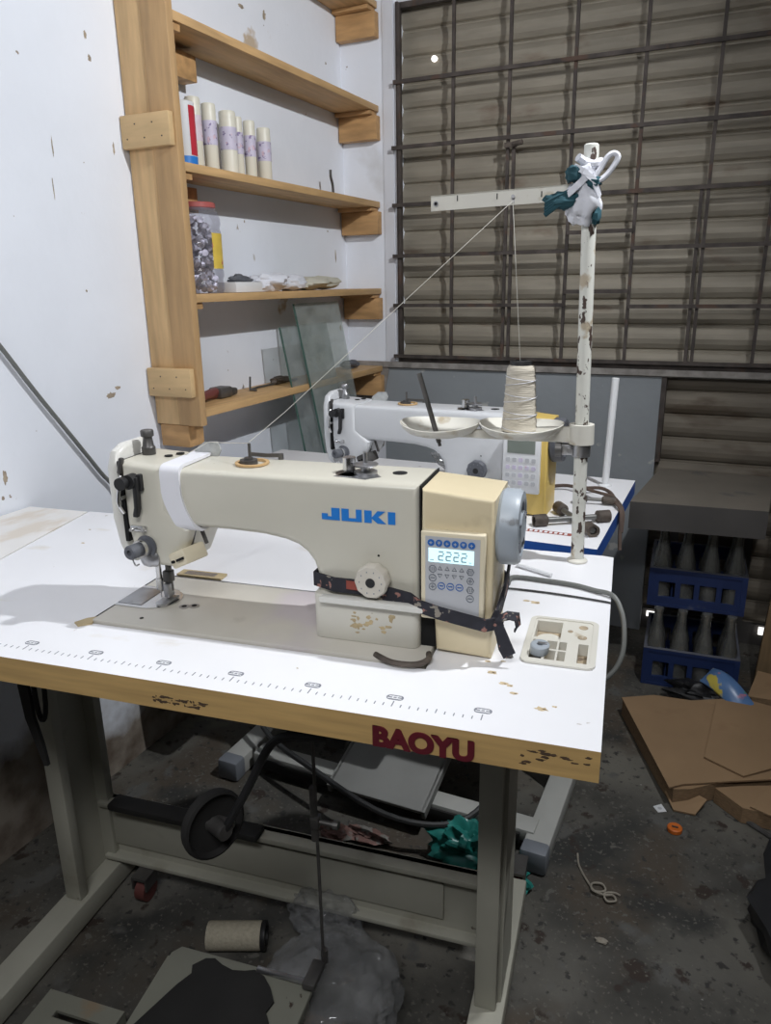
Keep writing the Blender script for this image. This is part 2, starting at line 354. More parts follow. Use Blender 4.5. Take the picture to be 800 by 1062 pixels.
def copy_tree(o, parent=None):
    c = o.copy(); COL.objects.link(c); BASE[c] = BASE[o]
    if parent: c.parent = parent
    for ch in o.children: copy_tree(ch, c)
    return c
def rz(a): return Matrix.Rotation(a, 3, 'Z')
def rx(a): return Matrix.Rotation(a, 3, 'X')
def ry(a): return Matrix.Rotation(a, 3, 'Y')
def rrect(x0, y0, x1, y1, r, n=4):
    P = []
    for cx, cy, a in ((x1 - r, y0 + r, -90), (x1 - r, y1 - r, 0), (x0 + r, y1 - r, 90), (x0 + r, y0 + r, 180)):
        for i in range(n + 1):
            t = math.radians(a + 90 * i / n); P.append((cx + r * math.cos(t), cy + r * math.sin(t)))
    return P
def grid_slab(mb, us, vs, keep, axis, lo, hi, mat=0, matf=None):
    """slab over a grid of cells with some cells left open (true through holes)"""
    def P(u, v, w): return {'x': (w, u, v), 'y': (u, w, v), 'z': (u, v, w)}[axis]
    V = {}
    def vt(i, j, k):
        if (i, j, k) not in V: V[(i, j, k)] = mb.bm.verts.new(P(us[i], vs[j], (lo, hi)[k]))
        return V[(i, j, k)]
    nu, nv = len(us) - 1, len(vs) - 1
    K = lambda i, j: 0 <= i < nu and 0 <= j < nv and keep(i, j)
    def F(q, m):
        f = mb.bm.faces.new(q); f.material_index = m
    for i in range(nu):
        for j in range(nv):
            if not K(i, j): continue
            m = matf(i, j) if matf else mat
            F((vt(i, j, 0), vt(i, j + 1, 0), vt(i + 1, j + 1, 0), vt(i + 1, j, 0)), m)
            F((vt(i, j, 1), vt(i + 1, j, 1), vt(i + 1, j + 1, 1), vt(i, j + 1, 1)), m)
            if not K(i - 1, j): F((vt(i, j, 0), vt(i, j, 1), vt(i, j + 1, 1), vt(i, j + 1, 0)), m)
            if not K(i + 1, j): F((vt(i + 1, j, 0), vt(i + 1, j + 1, 0), vt(i + 1, j + 1, 1), vt(i + 1, j, 1)), m)
            if not K(i, j - 1): F((vt(i, j, 0), vt(i + 1, j, 0), vt(i + 1, j, 1), vt(i, j, 1)), m)
            if not K(i, j + 1): F((vt(i, j + 1, 0), vt(i, j + 1, 1), vt(i + 1, j + 1, 1), vt(i + 1, j + 1, 0)), m)

# ================================================================== THE ROOM
YB = 1.943; XR = 2.7; YF = -2.2; ZC = 2.85
b = MB(); b.box((-.15, YF - .15, -.1), (XR + .15, YB + .3, 0)); b.struct('floor', M_floor, smooth=0)
b = MB(); b.box((-.15, YF - .15, ZC), (XR + .15, YB + .3, ZC + .1)); b.struct('ceiling', M_ceil, smooth=0)
b = MB()
b.box((-.15, YF - .15, .0), (0, YB + .3, ZC))
for y, z, ry_, rz_, k in ((.747, 1.729, .006, .012, 1), (.752, 1.684, .007, .009, 2), (.616, 1.49, .0025, .028, 3), (.604, 1.41, .002, .03, 4), (.796, 1.509, .005, .018, 5), (1.468, 1.953, .012, .018, 6), (1.351, 1.945, .02, .008, 7), (.695, .96, .02, .01, 8), (.720, .975, .012, .006, 9), (.375, .835, .008, .02, 10), (1.807, 1.383, .006, .004, 11), (1.30, 1.385, .004, .006, 12), (.50, 1.62, .003, .004, 13), (.66, 1.20, .004, .004, 14), (.55, .90, .004, .006, 15), (1.88, 1.05, .012, .016, 16), (1.86, 1.30, .006, .03, 17)):
    b.ball((0, y, z), (.0007, ry_ * .62, rz_ * .62), 1, 14, .5, 6, k * 3.3)
b.struct('wall_left', [M_wall_l, pm('chipped_plaster', (.34, .28, .21), .9, var=.35, vs=60)], smooth=0)
b = MB(); b.box((XR, YF - .15, 0), (XR + .15, YB + .3, ZC)); b.struct('wall_right', M_room, smooth=0)
b = MB(); b.box((0, YF - .15, 0), (XR, YF, ZC)); b.struct('wall_front', M_room, smooth=0)
# back wall with the barred window above and the shuttered recess below it
b = MB()
us = [0, .15, .2115, 1.14, 1.95, XR]; vs = [0, .90, .925, 2.085, ZC]
def kb(i, j):
    if j == 2 and 2 <= i <= 3: return False
    if j == 0 and i == 3: return False
    return True
def mbk(i, j):
    if i <= 1 and j >= 2: return 0
    if i == 0: return 0 if j > 1 else (2 if j == 1 else 3)
    if j == 0: return 1
    if j == 1: return 2
    return 0 if i < 2 else 3
grid_slab(b, us, vs, kb, 'y', YB, YB + .12, matf=mbk)
b.prism([(.0, .62), (.142, .60), (.16, .70), (.15, .80), (.17, .90), (.165, .925), (0, .925)], 'y', YB - .006, YB, mat=2)
b.box((.15, YB - .012, .905), (1.95, YB, .925), 2)          # rough sill edge
b.struct('wall_back', [M_wall, M_wall_low, M_plaster, M_jamb], smooth=0)

def corrugated(mb, x0, x1, z0, z1, pitch, yb, depth, mat=0, th=.004):
    """rolling-shutter curtain: a shallow curved slat profile repeated up the opening"""
    prof = []
    n = int((z1 - z0) / pitch) + 1; sub = [(0, 0), (.06, -.35), (.12, 0.25), (.3, .8), (.5, 1), (.7, .85), (.88, .35), (.95, .0)]
    for k in range(n):
        for t, d in sub:
            z = z0 + (k + t) * pitch
            if z <= z1: prof.append((z, yb - d * depth))
    R = [[(x, y, z) for z, y in prof] + [(x, y + th, z) for z, y in reversed(prof)] for x in (x0, x1)]
    mb.rings(R, mat)
w1 = structroot('window_1')
b = MB(); corrugated(b, .19, 1.97, .90, 2.10, .0795, YB + .054, .014)
b.struct('shutter', M_shutter, w1, smooth=0)
b = MB(); b.cyl((.331, YB + .047, 1.918), (.331, YB + .036, 1.918), .0095, seg=12); b.struct('daylight_hole', M_day, w1)
b = MB()
b.box((.212, YB - .012, .925), (.2215, YB + .02, 2.085), 0); b.box((.222, YB - .002, 2.068), (1.95, YB + .02, 2.085), 0)
b.box((.222, YB - .008, .925), (1.95, YB + .02, .94), 0)
b.struct('frame', M_grille, w1, smooth=0)
for x, hi in ((.225, 2.08), (.418, 2.08), (.607, 2.08), (.627, 1.625), (.812, 2.08), (1.018, 2.08), (1.205, 1.46), (1.224, 2.08), (1.397, 2.08), (1.59, 2.08), (1.78, 2.08)):
    b = MB(); b.box((x - .005, YB - .019, .94), (x + .005, YB - .009, hi)); b.struct('upright_bar', M_grille, w1, smooth=0)
for z, x0, x1 in ((1.848, .208, 1.95), (1.648, .20, 1.95), (1.465, .20, 1.95), (1.297, .20, .812), (1.300, 1.018, 1.95), (1.352, .812, 1.018), (1.128, .20, .812), (1.123, 1.018, 1.95), (1.17, .812, 1.018), (.948, .20, 1.95)):
    b = MB(); b.box((x0, YB - .028, z - .006), (x1, YB - .019, z + .006)); b.struct('cross_bar', M_grille, w1, smooth=0)
b = MB(); b.box((.60, YB - .034, 1.617), (.64, YB - .024, 1.632)); b.cyl((.63, YB - .035, 1.625), (.66, YB - .035, 1.63), .008, seg=10); b.struct('latch', M_rust, w1)
b = MB()
b.box((.16, YB - .004, .925), (.198, YB, 2.2)); b.struct('trim_1', M_jamb, smooth=0)
w2 = structroot('window_2')
b = MB(); corrugated(b, 1.10, 1.98, .075, .93, .0775, YB + .045, .013); b.struct('shutter', M_shutter_shade, w2, smooth=0)
b = MB(); b.box((1.1405, YB - .004, .62), (1.156, YB + .028, .90)); b.struct('frame', M_grille, w2, smooth=0)
for x0, x1, z0, z1 in ((1.158, 1.192, .05, .068), (1.520, 1.545, .045, .07)):
    b = MB(); b.box((x0, YB + .018, z0), (x1, YB + .026, z1)); b.struct('daylight_gap', M_day, w2, smooth=0)
b = MB(); b.box((1.14, YB + .030, 0), (1.95, YB + .06, .075)); b.struct('threshold', M_slabf, w2, smooth=0)

# ================================================================== WALL SHELF
sh = thing('wall_shelf', 'pine wall shelf with five boards between upright planks and the wall', 'shelf', (.07, 1.4, .85))
b = MB(); b.box((.003, .842, .868), (.075, .864, 2.75), 0, .002); b.part('upright_plank', M_pine, sh, 'paler pine plank next to the wall')
b = MB(); b.box((.076, .840, .868), (.146, .864, 2.75), 0, .002); b.part('upright_plank', M_pine2, sh, 'darker pine plank on the room side')
for z0, z1, x0, x1 in ((1.512, 1.582, .000, .142), (.942, 1.012, .001, .138)):
    b = MB(); b.box((x0 + .003, .822, z0), (x1, .8398, z1), 0, .002)
    for k in range(5): b.cyl((x0 + .02 + .025 * k, .8225, z0 + .02 + .03 * (k % 2)), (x0 + .02 + .025 * k, .8212, z0 + .02 + .03 * (k % 2)), .0018, seg=8, mat=1)
    b.part('batten', [M_batten, M_rust], sh)
SHZ = (2.098, 1.788, 1.482, 1.188, .908)
for i, z in enumerate(SHZ):
    b = MB(); b.box((.002, .8642, z - .020), (.143, 1.940, z), 0, .0015); b.part('shelf_board', M_pine_y, sh)
    b = MB()
    b.box((.004, 1.905, z - .109), (.148 if i < 4 else .15, 1.941, z - .033), 0, .002)
    b.part('bracket_block', M_plyblk, sh)
    b = MB(); b.box((.004, 1.88, z - .0325), (.136, 1.938, z - .0205), 0, .001); b.part('bracket_strip', M_plyblk, sh)
    if i < 4:
        b = MB(); b.box((.004, .865, z - .096), (.05, (1.062, 1.062, 1.025, .90)[i], z - .0365 if i < 3 else z - .037), 0, .002); b.part('bracket_block', M_plyblk, sh)
        b = MB(); b.box((.050, .8645, z - .036), (.135, .90, z - .0205), 0, .001); b.part('bracket_strip', M_plyblk, sh)
    else:
        b = MB(); b.box((.010, .845, z - .098), (.10, .905, z - .041), 0, .002); b.part('bracket_block', M_plyblk, sh)

# ------------------------------------------------------------------ things on the shelf
def bottle(x, y, r, h, lab, label_mat, tilt=0):
    z = 1.4822
    t = thing('plastic_bottle', lab, 'bottle', (x, y, z), group='white bottles on the shelf')
    b = MB(); b.lathe([(r * .9, 0), (r, .003), (r, h - .022), (r * .97, h - .018), (r * .97, h - .017)], (x, y, z), seg=24); b.part('bottle_body', M_ivory, t)
    b = MB(); b.lathe([(r * .99, h - .017), (r * .99, h - .004), (r * .9, h), (r * .3, h)], (x, y, z), seg=24); b.part('cap', M_ivory, t)
    b = MB(); R = [[(x + (r + .0006) * math.cos(a), y + (r + .0006) * math.sin(a), z + zz) for a in [math.radians(-150 + 12 * k) for k in range(21)]] for zz in (h * .42, h * .76)]
    b.rings(R, 0, False, False); b.part('label', label_mat, t)
bottle(.052, 1.030, .0195, .172, 'tall ivory bottle with pink floral label just right of the red and white tin', M_pink)
bottle(.055, 1.090, .0185, .168, 'tall ivory bottle with purple label, second from the red and white tin', M_purple)
bottle(.058, 1.166, .0225, .163, 'fattest ivory bottle with purple label, in the middle of the row', M_purple)
bottle(.048, 1.222, .0150, .160, 'thinnest ivory bottle set back right of the fattest bottle', M_purple)
bottle(.054, 1.272, .0165, .158, 'ivory bottle with purple label, second from the right end of the row', M_purple)
bottle(.056, 1.340, .0195, .150, 'ivory bottle with purple label at the right end of the bottle row', M_purple)
t = thing('tin_can', 'white tin with red stripe and blue bottom print beside the shelf upright', 'can', (.062, .972, 1.4822))
b = MB(); b.lathe([(.030, 0), (.031, .002), (.031, .148), (.029, .150), (.026, .150), (.026, .147)], (.062, .972, 1.4822), seg=28); b.part('can_body', M_wht, t)
b = MB(); R = [[(.062 + .0315 * math.cos(a), .972 + .0315 * math.sin(a), 1.4822 + zz) for a in [math.radians(-20 + 7 * k) for k in range(9)]] for zz in (.03, .14)]
b.rings(R, 0, False, False); b.part('red_stripe', M_red, t)
b = MB(); R = [[(.062 + .0315 * math.cos(a), .972 + .0315 * math.sin(a), 1.4822 + zz) for a in [math.radians(-60 + 9 * k) for k in range(11)]] for zz in (.006, .028)]
b.rings(R, 0, False, False); b.part('blue_stripe', M_blue, t)
b = MB(); b.tube([(.07, 1.727, 1.4835), (.071, 1.722, 1.52), (.069, 1.714, 1.545), (.07, 1.712, 1.566)], .0045, 8, smooth=4)
b.solo('metal_hook', M_dsteel, 'thin dark metal rod standing on the shelf below the second board', 'tool', (.07, 1.727, 1.4825))
# jar with bobbins
t = thing('storage_jar', 'clear plastic jar of bobbins with a red lid and yellow label', 'jar', (.072, .985, 1.1882))
jz = 1.1882; prof = [(.052, 0)]
for k in range(6):
    z = .004 + k * .031; prof += [(.055, z), (.0575, z + .008), (.0575, z + .02), (.0545, z + .028)]
prof += [(.05, .198), (.044, .206), (.044, .212)]
b = MB(); b.lathe(prof, (.072, .985, jz), seg=32, cap=False); b.part('jar_body', M_jar, t)
b = MB(); b.lathe([(.047, .205), (.048, .206), (.048, .216), (.046, .218), (.01, .218)], (.072, .985, jz), seg=40); b.part('lid', M_redlid, t)
b = MB(); R = [[(.072 + .0582 * math.cos(a), .985 + .0582 * math.sin(a), jz + zz) for a in [math.radians(-18 + 6 * k) for k in range(9)]] for zz in (.06, .145)]
b.rings(R, 0, False, False); b.part('label', M_ylabel, t)
b = MB()
random.seed(3)
for k in range(90):
    a = random.random() * 6.3; q = .038 * math.sqrt(random.random()); z = jz + .010 + k * .0019
    c = Vector((.072 + q * math.cos(a), .985 + q * math.sin(a), z)); d = Vector((random.uniform(-1, 1), random.uniform(-1, 1), random.uniform(-1, 1))).normalized() * .005
    b.cyl(c - d, c + d, .0085, seg=10)
o = b.part('bobbins', M_bobbin, t); o['kind'] = 'stuff'
t = thing('paper_box', 'small white carton holding dark bits, right of the bobbin jar', 'box', (.075, 1.152, 1.1882))
b = MB(); b.box((.04, 1.088, 1.1885), (.105, 1.216, 1.2155), 0, .001); b.part('carton', M_wht, t)
b = MB(); b.ball((.075, 1.15, 1.222), (.02, .045, .012), noise=.3, seed=3); b.part('scrap', M_dgrey, t)
b = MB(); b.ball((.072, 1.30, 1.213), (.05, .085, .026), noise=.28, seed=5, seg=28, ns=5, flat=1.1885); b.ball((.075, 1.41, 1.212), (.045, .06, .025), noise=.28, seed=9, seg=24, ns=5, flat=1.1885)
b.solo('folded_cloth', M_ragw, 'crumpled white cloth lying next to the small white carton', 'cloth', (.07, 1.34, 1.1885))
b = MB(); b.ball((.07, 1.58, 1.209), (.05, .13, .021), noise=.22, seed=12, seg=28, ns=5, flat=1.1885)
b.solo('folded_cloth', M_bread, 'beige cloth bundle at the far end beyond the crumpled white cloth', 'cloth', (.07, 1.58, 1.1885))
# lowest board: tools
z4 = .9085
t = thing('pliers', 'dark pliers with maroon grips lying beside the shelf upright', 'tool', (.06, 1.0, z4))
b = MB(); b.tube([(.09, .90, z4 + .016), (.075, .95, z4 + .018), (.06, 1.02, z4 + .02)], .012, 10, smooth=5); b.part('grip', M_toolred, t)
b = MB(); b.tube([(.045, .90, z4 + .012), (.05, .96, z4 + .012), (.058, 1.02, z4 + .012)], .011, 10, smooth=5); b.part('grip', M_toolred, t)
b = MB(); b.box((.035, 1.02, z4 + .001), (.08, 1.075, z4 + .03), 0, .006); b.box((.045, 1.075, z4 + .002), (.072, 1.11, z4 + .022), 0, .006); b.part('jaw', M_dsteel, t)
b = MB(); b.tube([(.085, 1.18, z4 + .004), (.06, 1.185, z4 + .004), (.05, 1.24, z4 + .004), (.055, 1.32, z4 + .004)], .0032, 8); b.tube([(.06, 1.185, z4 + .004), (.035, 1.225, z4 + .035)], .003, 8)
b.solo('bent_wire_tool', M_dsteel, 'thin bent metal rod lying in the middle of the lowest board', 'tool', (.06, 1.22, z4))
b = MB(); b.ball((.05, 1.36, z4 + .012), (.018, .045, .012), noise=.3, seed=4, flat=z4); b.tube([(.05, 1.38, z4 + .005), (.06, 1.42, z4 + .004), (.055, 1.46, z4 + .004)], .004, 8)
b.solo('wooden_bit', M_rust, 'rusty brown scrap lying behind the bent metal rod', 'scrap', (.05, 1.36, z4))
b = MB(); b.ball((.06, 1.83, z4 + .014), (.03, .045, .014), noise=.3, seed=8, flat=z4); b.solo('dark_scrap', M_dgrey, 'dark lump at the far end of the lowest board against the back wall', 'scrap', (.06, 1.83, z4))

# glass sheets leaning on the lowest board
def pane(y0, y1, xb, xt, zt, m, lab, t=.005):
    th = thing('glass_sheet', lab, 'glass', ((xb), (y0 + y1) / 2, 0), group='glass sheets leaning on the shelf')
    b = MB(); b.prism([(xb, .001), (xb + t, .001), (xt + t, zt), (xt, zt)], 'y', y0, y1); b.part('sheet', m, th, smooth=0)
    b = MB(); b.prism([(xb - .0003, .001), (xb + t + .0003, .001), (xt + t + .0003, zt), (xt - .0003, zt)], 'y', y0 - .0025, y0 - .0002); b.part('polished_edge', M_gedge, th, smooth=0)
pane(1.385, 1.67, .325, .0985, 1.150, M_glass, 'large clear glass sheet leaning on the lowest shelf board, in front')
pane(1.300, 1.585, .300, .0985, 1.085, M_glass2, 'greyer glass sheet set behind the larger clear one')

# ================================================================== TABLES
def table_frame(root, fr_mat, zf, xl, xr, yl0, yl1, ytop, cross_y, capm=None, yfoot=(-.02, .56)):
    """two legs on foot beams with a cross panel; coordinates in the table's own frame"""
    H = .055
    for sx in (xl, xr):
        w = .05
        b = MB()
        if sx == xl:
            b.box((sx - .035, yl0, zf + H), (sx, yl0 + .022, ytop), 0, .002)                       # front flange
            b.box((sx - .035, yl0 + .022, zf + H), (sx - .027, yl1, ytop), 0); b.box((sx - .035, yl1 - .02, zf + H), (sx, yl1, ytop), 0, .002)
        else:
            b.box((sx, yl0, zf + H), (sx + .036, yl0 + .02, ytop), 0, .002)
            b.box((sx + .032, yl0 + .02, zf + H), (sx + .042, yl1, ytop), 0); b.box((sx, yl1 - .02, zf + H), (sx + .036, yl1, ytop), 0, .002)
        b.box((sx - .04 if sx == xl else sx, yl0 - .02, ytop), (sx if sx == xl else sx + .045, yl1 + .06, ytop + .004))
        b.part('leg', fr_mat, root)
        b = MB()
        x0 = sx - .045 if sx == xl else sx - .006
        b.box((x0, yfoot[0], zf + .006), (x0 + .055, yfoot[1], zf + H - .0005), 0, .003)
        f = b.part('foot', fr_mat, root)
        if capm:
            b = MB(); b.box((x0 - .002, yfoot[0] - .012, zf + .002), (x0 + .057, yfoot[0] + .03, zf + H + .002), 0, .008); b.part('end_cap', capm, f, 'grey plastic end cap')
    b = MB()
    z0, z1 = zf + .075, zf + .205
    b.box((xl - .02, cross_y, z0), (xr + .02, cross_y + .012, z1)); b.box((xl - .02, cross_y - .022, z1 - .012), (xr + .02, cross_y + .012, z1), 0, .002)
    b.box((xl - .02, cross_y - .022, z0 - .01), (xr + .02, cross_y + .012, z0), 0, .002)
    b.box((xl - .01, cross_y - .006, z0 + .02), (xr - .08, cross_y, z1 - .03), 0, .003)
    b.part('crossbar', fr_mat, root)

# ---- front sewing table
tb = thing('sewing_table', 'white topped industrial sewing table with wood edge in the foreground', 'table', (-.52, .30, -.76), FT)
b = MB()
us = [-1.055, -.698, -.207, -.1012, -.0155, 0]; vs = [0, .112, .162, .296, .304, .574]
us = [-1.051, -.6985, -.209, -.1005, -.0165, -.0005]; vs = [.0, .115, .1655, .296, .303, .574]
def kt(i, j):
    if i == 1 and 1 <= j <= 3: return False
    if i == 3 and j == 2: return False
    return True
grid_slab(b, us, vs, kt, 'z', -.036, 0)
# left edge follows the joint with the neighbouring top
for v in b.bm.verts:
    if v.co.x < -1.04: v.co.x = -.971 - .1394 * v.co.y
    if v.co.x > -.001 and v.co.y > .57: v.co.y -= .004
for f in b.bm.faces:
    c = f.calc_center_median(); f.normal_update()
    if abs(f.normal.z) < .5 and (c.y < .001 or c.x > -.003): f.material_index = 1
# ruler printed along the front edge
for k in range(0, 73):
    x = -.125 + .10 - .01 * k - 0.1
    if x < -.80 or x > -.124: continue
    big = (k % 10 == 0); mid = (k % 5 == 0)
    ln = .011 if big else (.008 if mid else .0055)
    b.box((x - .0006, .024, .0), (x + .0006, .024 + ln, .0003), 2)
for k in range(7):
    x = -.125 - .1 * k
    b.prism(rrect(x - .011, .0375, x + .009, .0475, .0045, 3), 'z', 0, .0003, 2)
    b.box((x - .009, .0395, .0003), (x + .007, .041, .0005), 0); b.box((x - .008, .0435, .0003), (x + .006, .045, .0005), 0)
    for q in (-.004, .001): b.box((x + q, .0395, .0003), (x + q + .0012, .0455, .00055), 0)
random.seed(5)
for x0, x1, z0, z1, n in ((-.515, -.447, -.028, -.019, 34), (-.078, -.010, -.031, -.008, 16)):
    for k in range(n):
        x = random.uniform(x0, x1); z = random.uniform(z0, z1); b.ball((x, .0, z), (random.uniform(.001, .006), .0004, random.uniform(.0006, .0018)), 3, 8, .5, 5, k)
for x, y, r in ((-.131, .129, .006), (-.114, .107, .0055), (-.106, .104, .004), (-.099, .088, .0045), (-.130, .191, .004), (-.141, .155, .0035), (-.065, .064, .006), (-.105, .349, .007), (-.118, .352, .005), (-.052, .072, .0025), (-.122, .160, .003), (-.36, .075, .0015), (-.93, .40, .004), (-.97, .47, .003)):
    b.ball((x, y, 0), (r, r * .6, .00035), 4, 12, .55, 6, x * 50); b.ball((x + r * .3, y - r * .1, 0), (r * .45, r * .2, .0005), 3, 10, .5, 6, x * 30)
top = b.part('tabletop', [M_white_top, M_edge, M_ruler, pm('bare_dark_chip', (.075, .045, .025), .8, var=.3, vs=40), pm('glue_stain', (.55, .44, .28), .6, var=.2, vs=60)], tb, smooth=0)
b = MB()
m4 = Matrix.Translation((-.2395, -.0006, -.0355)) @ Matrix.Rotation(PI / 2, 4, 'X')
for k in range(5):
    b.text('BAOYU', .0335, Matrix.Translation(((k % 3 - 1) * .0011, 0, (k // 3 - .5) * .0009 + .0003)) @ m4, .0006 + .00004 * k, .0009, 0, 1.0)
b.part('lettering', M_maroon, tb, 'dark maroon lettering on the wood edge')
table_frame(tb, M_frame, -.76, -.948, -.168, .277, .408, -.040, .402, None, (-.06, .58))
for sx, sy in ((-.868, .370), (-.14, .60)):
    b = MB(); b.cyl((sx - .011, sy, -.735), (sx + .011, sy, -.735), .024, seg=24); c = b.part('caster', M_caster, tb, 'red caster wheel')
    b = MB(); b.box((sx - .017, sy - .02, -.725), (sx - .0135, sy + .02, -.70)); b.box((sx + .0135, sy - .02, -.725), (sx + .017, sy + .02, -.70)); b.box((sx - .017, sy - .02, -.702), (sx + .017, sy + .036, -.6955)); b.part('fork', M_dsteel, c)
b = MB(); b.box((-.93, .362, -.5545), (-.60, .400, -.5400), 0, .004); b.part('rubber_strip', M_rubber, tb, 'black strip on the crossbar')
b = MB(); b.box((-.69, .12, -.115), (-.215, .29, -.0365), 0, .006); b.part('oil_pan', M_dgrey, tb)
b = MB(); b.box((-.6983, .1155, -.03), (-.6919, .2956, .0006)); b.box((-.6919, .2926, -.03), (-.2095, .2956, .0006)); b.part('gap_shade_strip', M_hole, tb, 'black strip standing for the shade in the gap round the machine bed')  # black strip painted in for the shade inside the gap
# corner hinges of the machine cut-out
b = MB(); b.prism([(-.712, .108), (-.700, .100), (-.686, .112), (-.690, .122), (-.694, .132), (-.704, .124)], 'z', 0, .0022); b.part('corner_bracket', M_brass, tb, 'tan corner bracket at the left of the bed')
b = MB(); b.tube([(-.276, .124, .006), (-.25, .110, .006), (-.222, .112, .006), (-.209, .126, .007), (-.212, .142, .007)], .0038, 8, smooth=5); b.part('corner_bracket', M_rust, tb, 'dark rubber corner bracket below the motor')
b = MB(); b.box((-.672, .302, 0), (-.592, .325, .004), 0, .001); b.box((-.660, .306, .004), (-.606, .319, .0045), 1); b.part('hinge', [M_brass, M_steel], tb, 'tan hinge plate behind the bed')
b = MB(); b.box((-.3, .05, -.0372), (-.285, .06, -.0362)); b.part('label_scrap', M_wht, tb)
# knee lifter
b = MB()
b.tube([(-.315, .13, -.118), (-.35, .12, -.124), (-.394, .115, -.127), (-.418, .112, -.138), (-.436, .11, -.166), (-.456, .108, -.208), (-.484, .104, -.262), (-.500, .100, -.292)], .0062, 10, smooth=5); b.box((-.345, .115, -.135), (-.318, .145, -.115), 0, .003)
kl = b.part('knee_lifter_arm', M_black, tb)
b = MB()
c = Vector((-.521, .108, -.290)); nrm = Vector((.90, -.43, .02)).normalized(); u = Vector((0, 0, 1)); u = (u - nrm * u.dot(nrm)).normalized(); v = nrm.cross(u)
u, v = (u * math.cos(.35) + v * math.sin(.35)), (v * math.cos(.35) - u * math.sin(.35))
R = []
for k, (s, h) in enumerate(((.80, -.010), (.97, -.007), (1, 0), (.98, .006), (.90, .008), (.82, .0), (.5, -.002))):
    R.append([c + nrm * h + u * .0535 * s * math.cos(2 * PI * i / 32) + v * .050 * s * math.sin(2 * PI * i / 32) for i in range(32)])
b.rings(R); b.part('knee_pad', M_rubber, kl)
b = MB(); b.cyl(c + nrm * .001, c + nrm * .03, .012, seg=14); b.box(c + Vector((-.012, -.01, -.006)), c + Vector((.03, .012, .008)), 0, .003); b.part('pad_bolt', M_dsteel, kl)
# treadle rod
b = MB()
b.tube([(-.404, .205, -.10), (-.4035, .205, -.62)], .0028, 8); b.cyl((-.408, .205, -.275), (-.408, .205, -.37), .0052, seg=10)
b.box((-.412, .197, -.345), (-.398, .213, -.325), 0, .002); b.cyl((-.40, .205, -.335), (-.372, .205, -.335), .004, seg=10); b.cyl((-.376, .205, -.335), (-.368, .205, -.335), .007, seg=10)
b.part('treadle_rod', M_dsteel, tb)
# hanging strap below the left end
b = MB(); b.ribbon([(-.868, .15, -.037), (-.866, .15, -.12), (-.860, .148, -.20), (-.852, .15, -.245), (-.845, .15, -.285)], [.022, .020, .017, .014, .008], .006, up=(1, 0, 0))
b.tube([(-.842, .152, -.037), (-.846, .15, -.16), (-.838, .148, -.20), (-.828, .15, -.17), (-.822, .152, -.037)], .004, 8, smooth=4)
b.solo('hanging_strap', M_rubber, 'dark strap hanging under the left end of the foreground table', 'strap', (-.868, .15, -.037), FT)

# ---- table behind
t2 = thing('sewing_table', 'white sewing table with blue edge standing behind, by the back wall', 'table', (-.52, .28, -.7237), FB)
b = MB(); b.box((-1.04, 0, -.034), (0, .55, 0), 0)
for f in b.bm.faces:
    f.normal_update()
    if abs(f.normal.z) < .5: f.material_index = 1
b.prism(rrect(-.19, .058, -.06, .074, .002, 2), 'z', 0, .0003, 2)
for k in range(12): b.box((-.185 + .010 * k, .061, .0003), (-.179 + .010 * k, .071, .0005), 0)
b.part('tabletop', [M_white_top, M_blue_edge, M_redcloth], t2, smooth=0)
table_frame(t2, M_frame2, -.7237, -.845, -.10, .22, .32, -.036, .34, M_gcap, (-.05, .55))
b = MB(); b.box((-.82, -.005, -.694), (-.09, .045, -.664), 0, .003); b.part('treadle_bar', M_frame2, t2)
b = MB(); b.box((-.80, -.012, -.7), (-.12, -.0055, -.672), 0, .002); b.part('rubber_strip', M_rubber, t2, 'black strip on the treadle bar')
b = MB(); R3 = rx(.28); b.box((-.575, -.06, -.630), (-.325, .17, -.618), 0, .004, R3); b.box((-.575, -.06, -.642), (-.565, .17, -.618), 0, .001, R3, piv=(-.45, .055, -.624)); b.box((-.335, -.06, -.642), (-.325, .17, -.618), 0, .001, R3, piv=(-.45, .055, -.624))
b.part('treadle', pm('grey_treadle_paint', (.25, .25, .235), .6, var=.1, vs=9), t2, 'flat grey treadle plate')
b = MB(); b.box((-.48, -.02, -.25), (-.30, .12, -.08), 0, .01); b.box((-.475, .02, -.50), (-.42, .03, -.25)); b.part('control_box', M_dsteel, t2)
b = MB(); b.box((-.93, -.06, -.35), (-.80, .05, -.28), 0, .012); b.part('motor_case', M_rubber, t2)
b = MB(); b.tube([(-.86, .10, -.50), (-.80, .02, -.60), (-.60, -.06, -.62), (-.39, -.115, -.635), (-.25, -.075, -.64), (-.19, .02, -.61), (-.15, .12, -.5)], .007, 8, smooth=6)
b.part('cable', M_dcable, t2)

# ---- neighbouring top on the left
nt = thing('white_table', 'stained white tabletop butted against the left end of the sewing table', 'table', (.15, -.1, 0))
b = MB(); b.prism([(.2275, .159), (.1512, .436), (.006, .418), (.006, -.9), (.5085, -.9)], 'z', .722, .7605)
b.part('tabletop', M_old_top, nt, smooth=0)
for x, y in ((.05, -.85), (.43, -.85), (.03, -.42), (.32, -.42)):
    b = MB(); b.box((x - .02, y - .02, 0), (x + .02, y + .02, .722), 0, .002); b.part('leg', M_frame, nt)

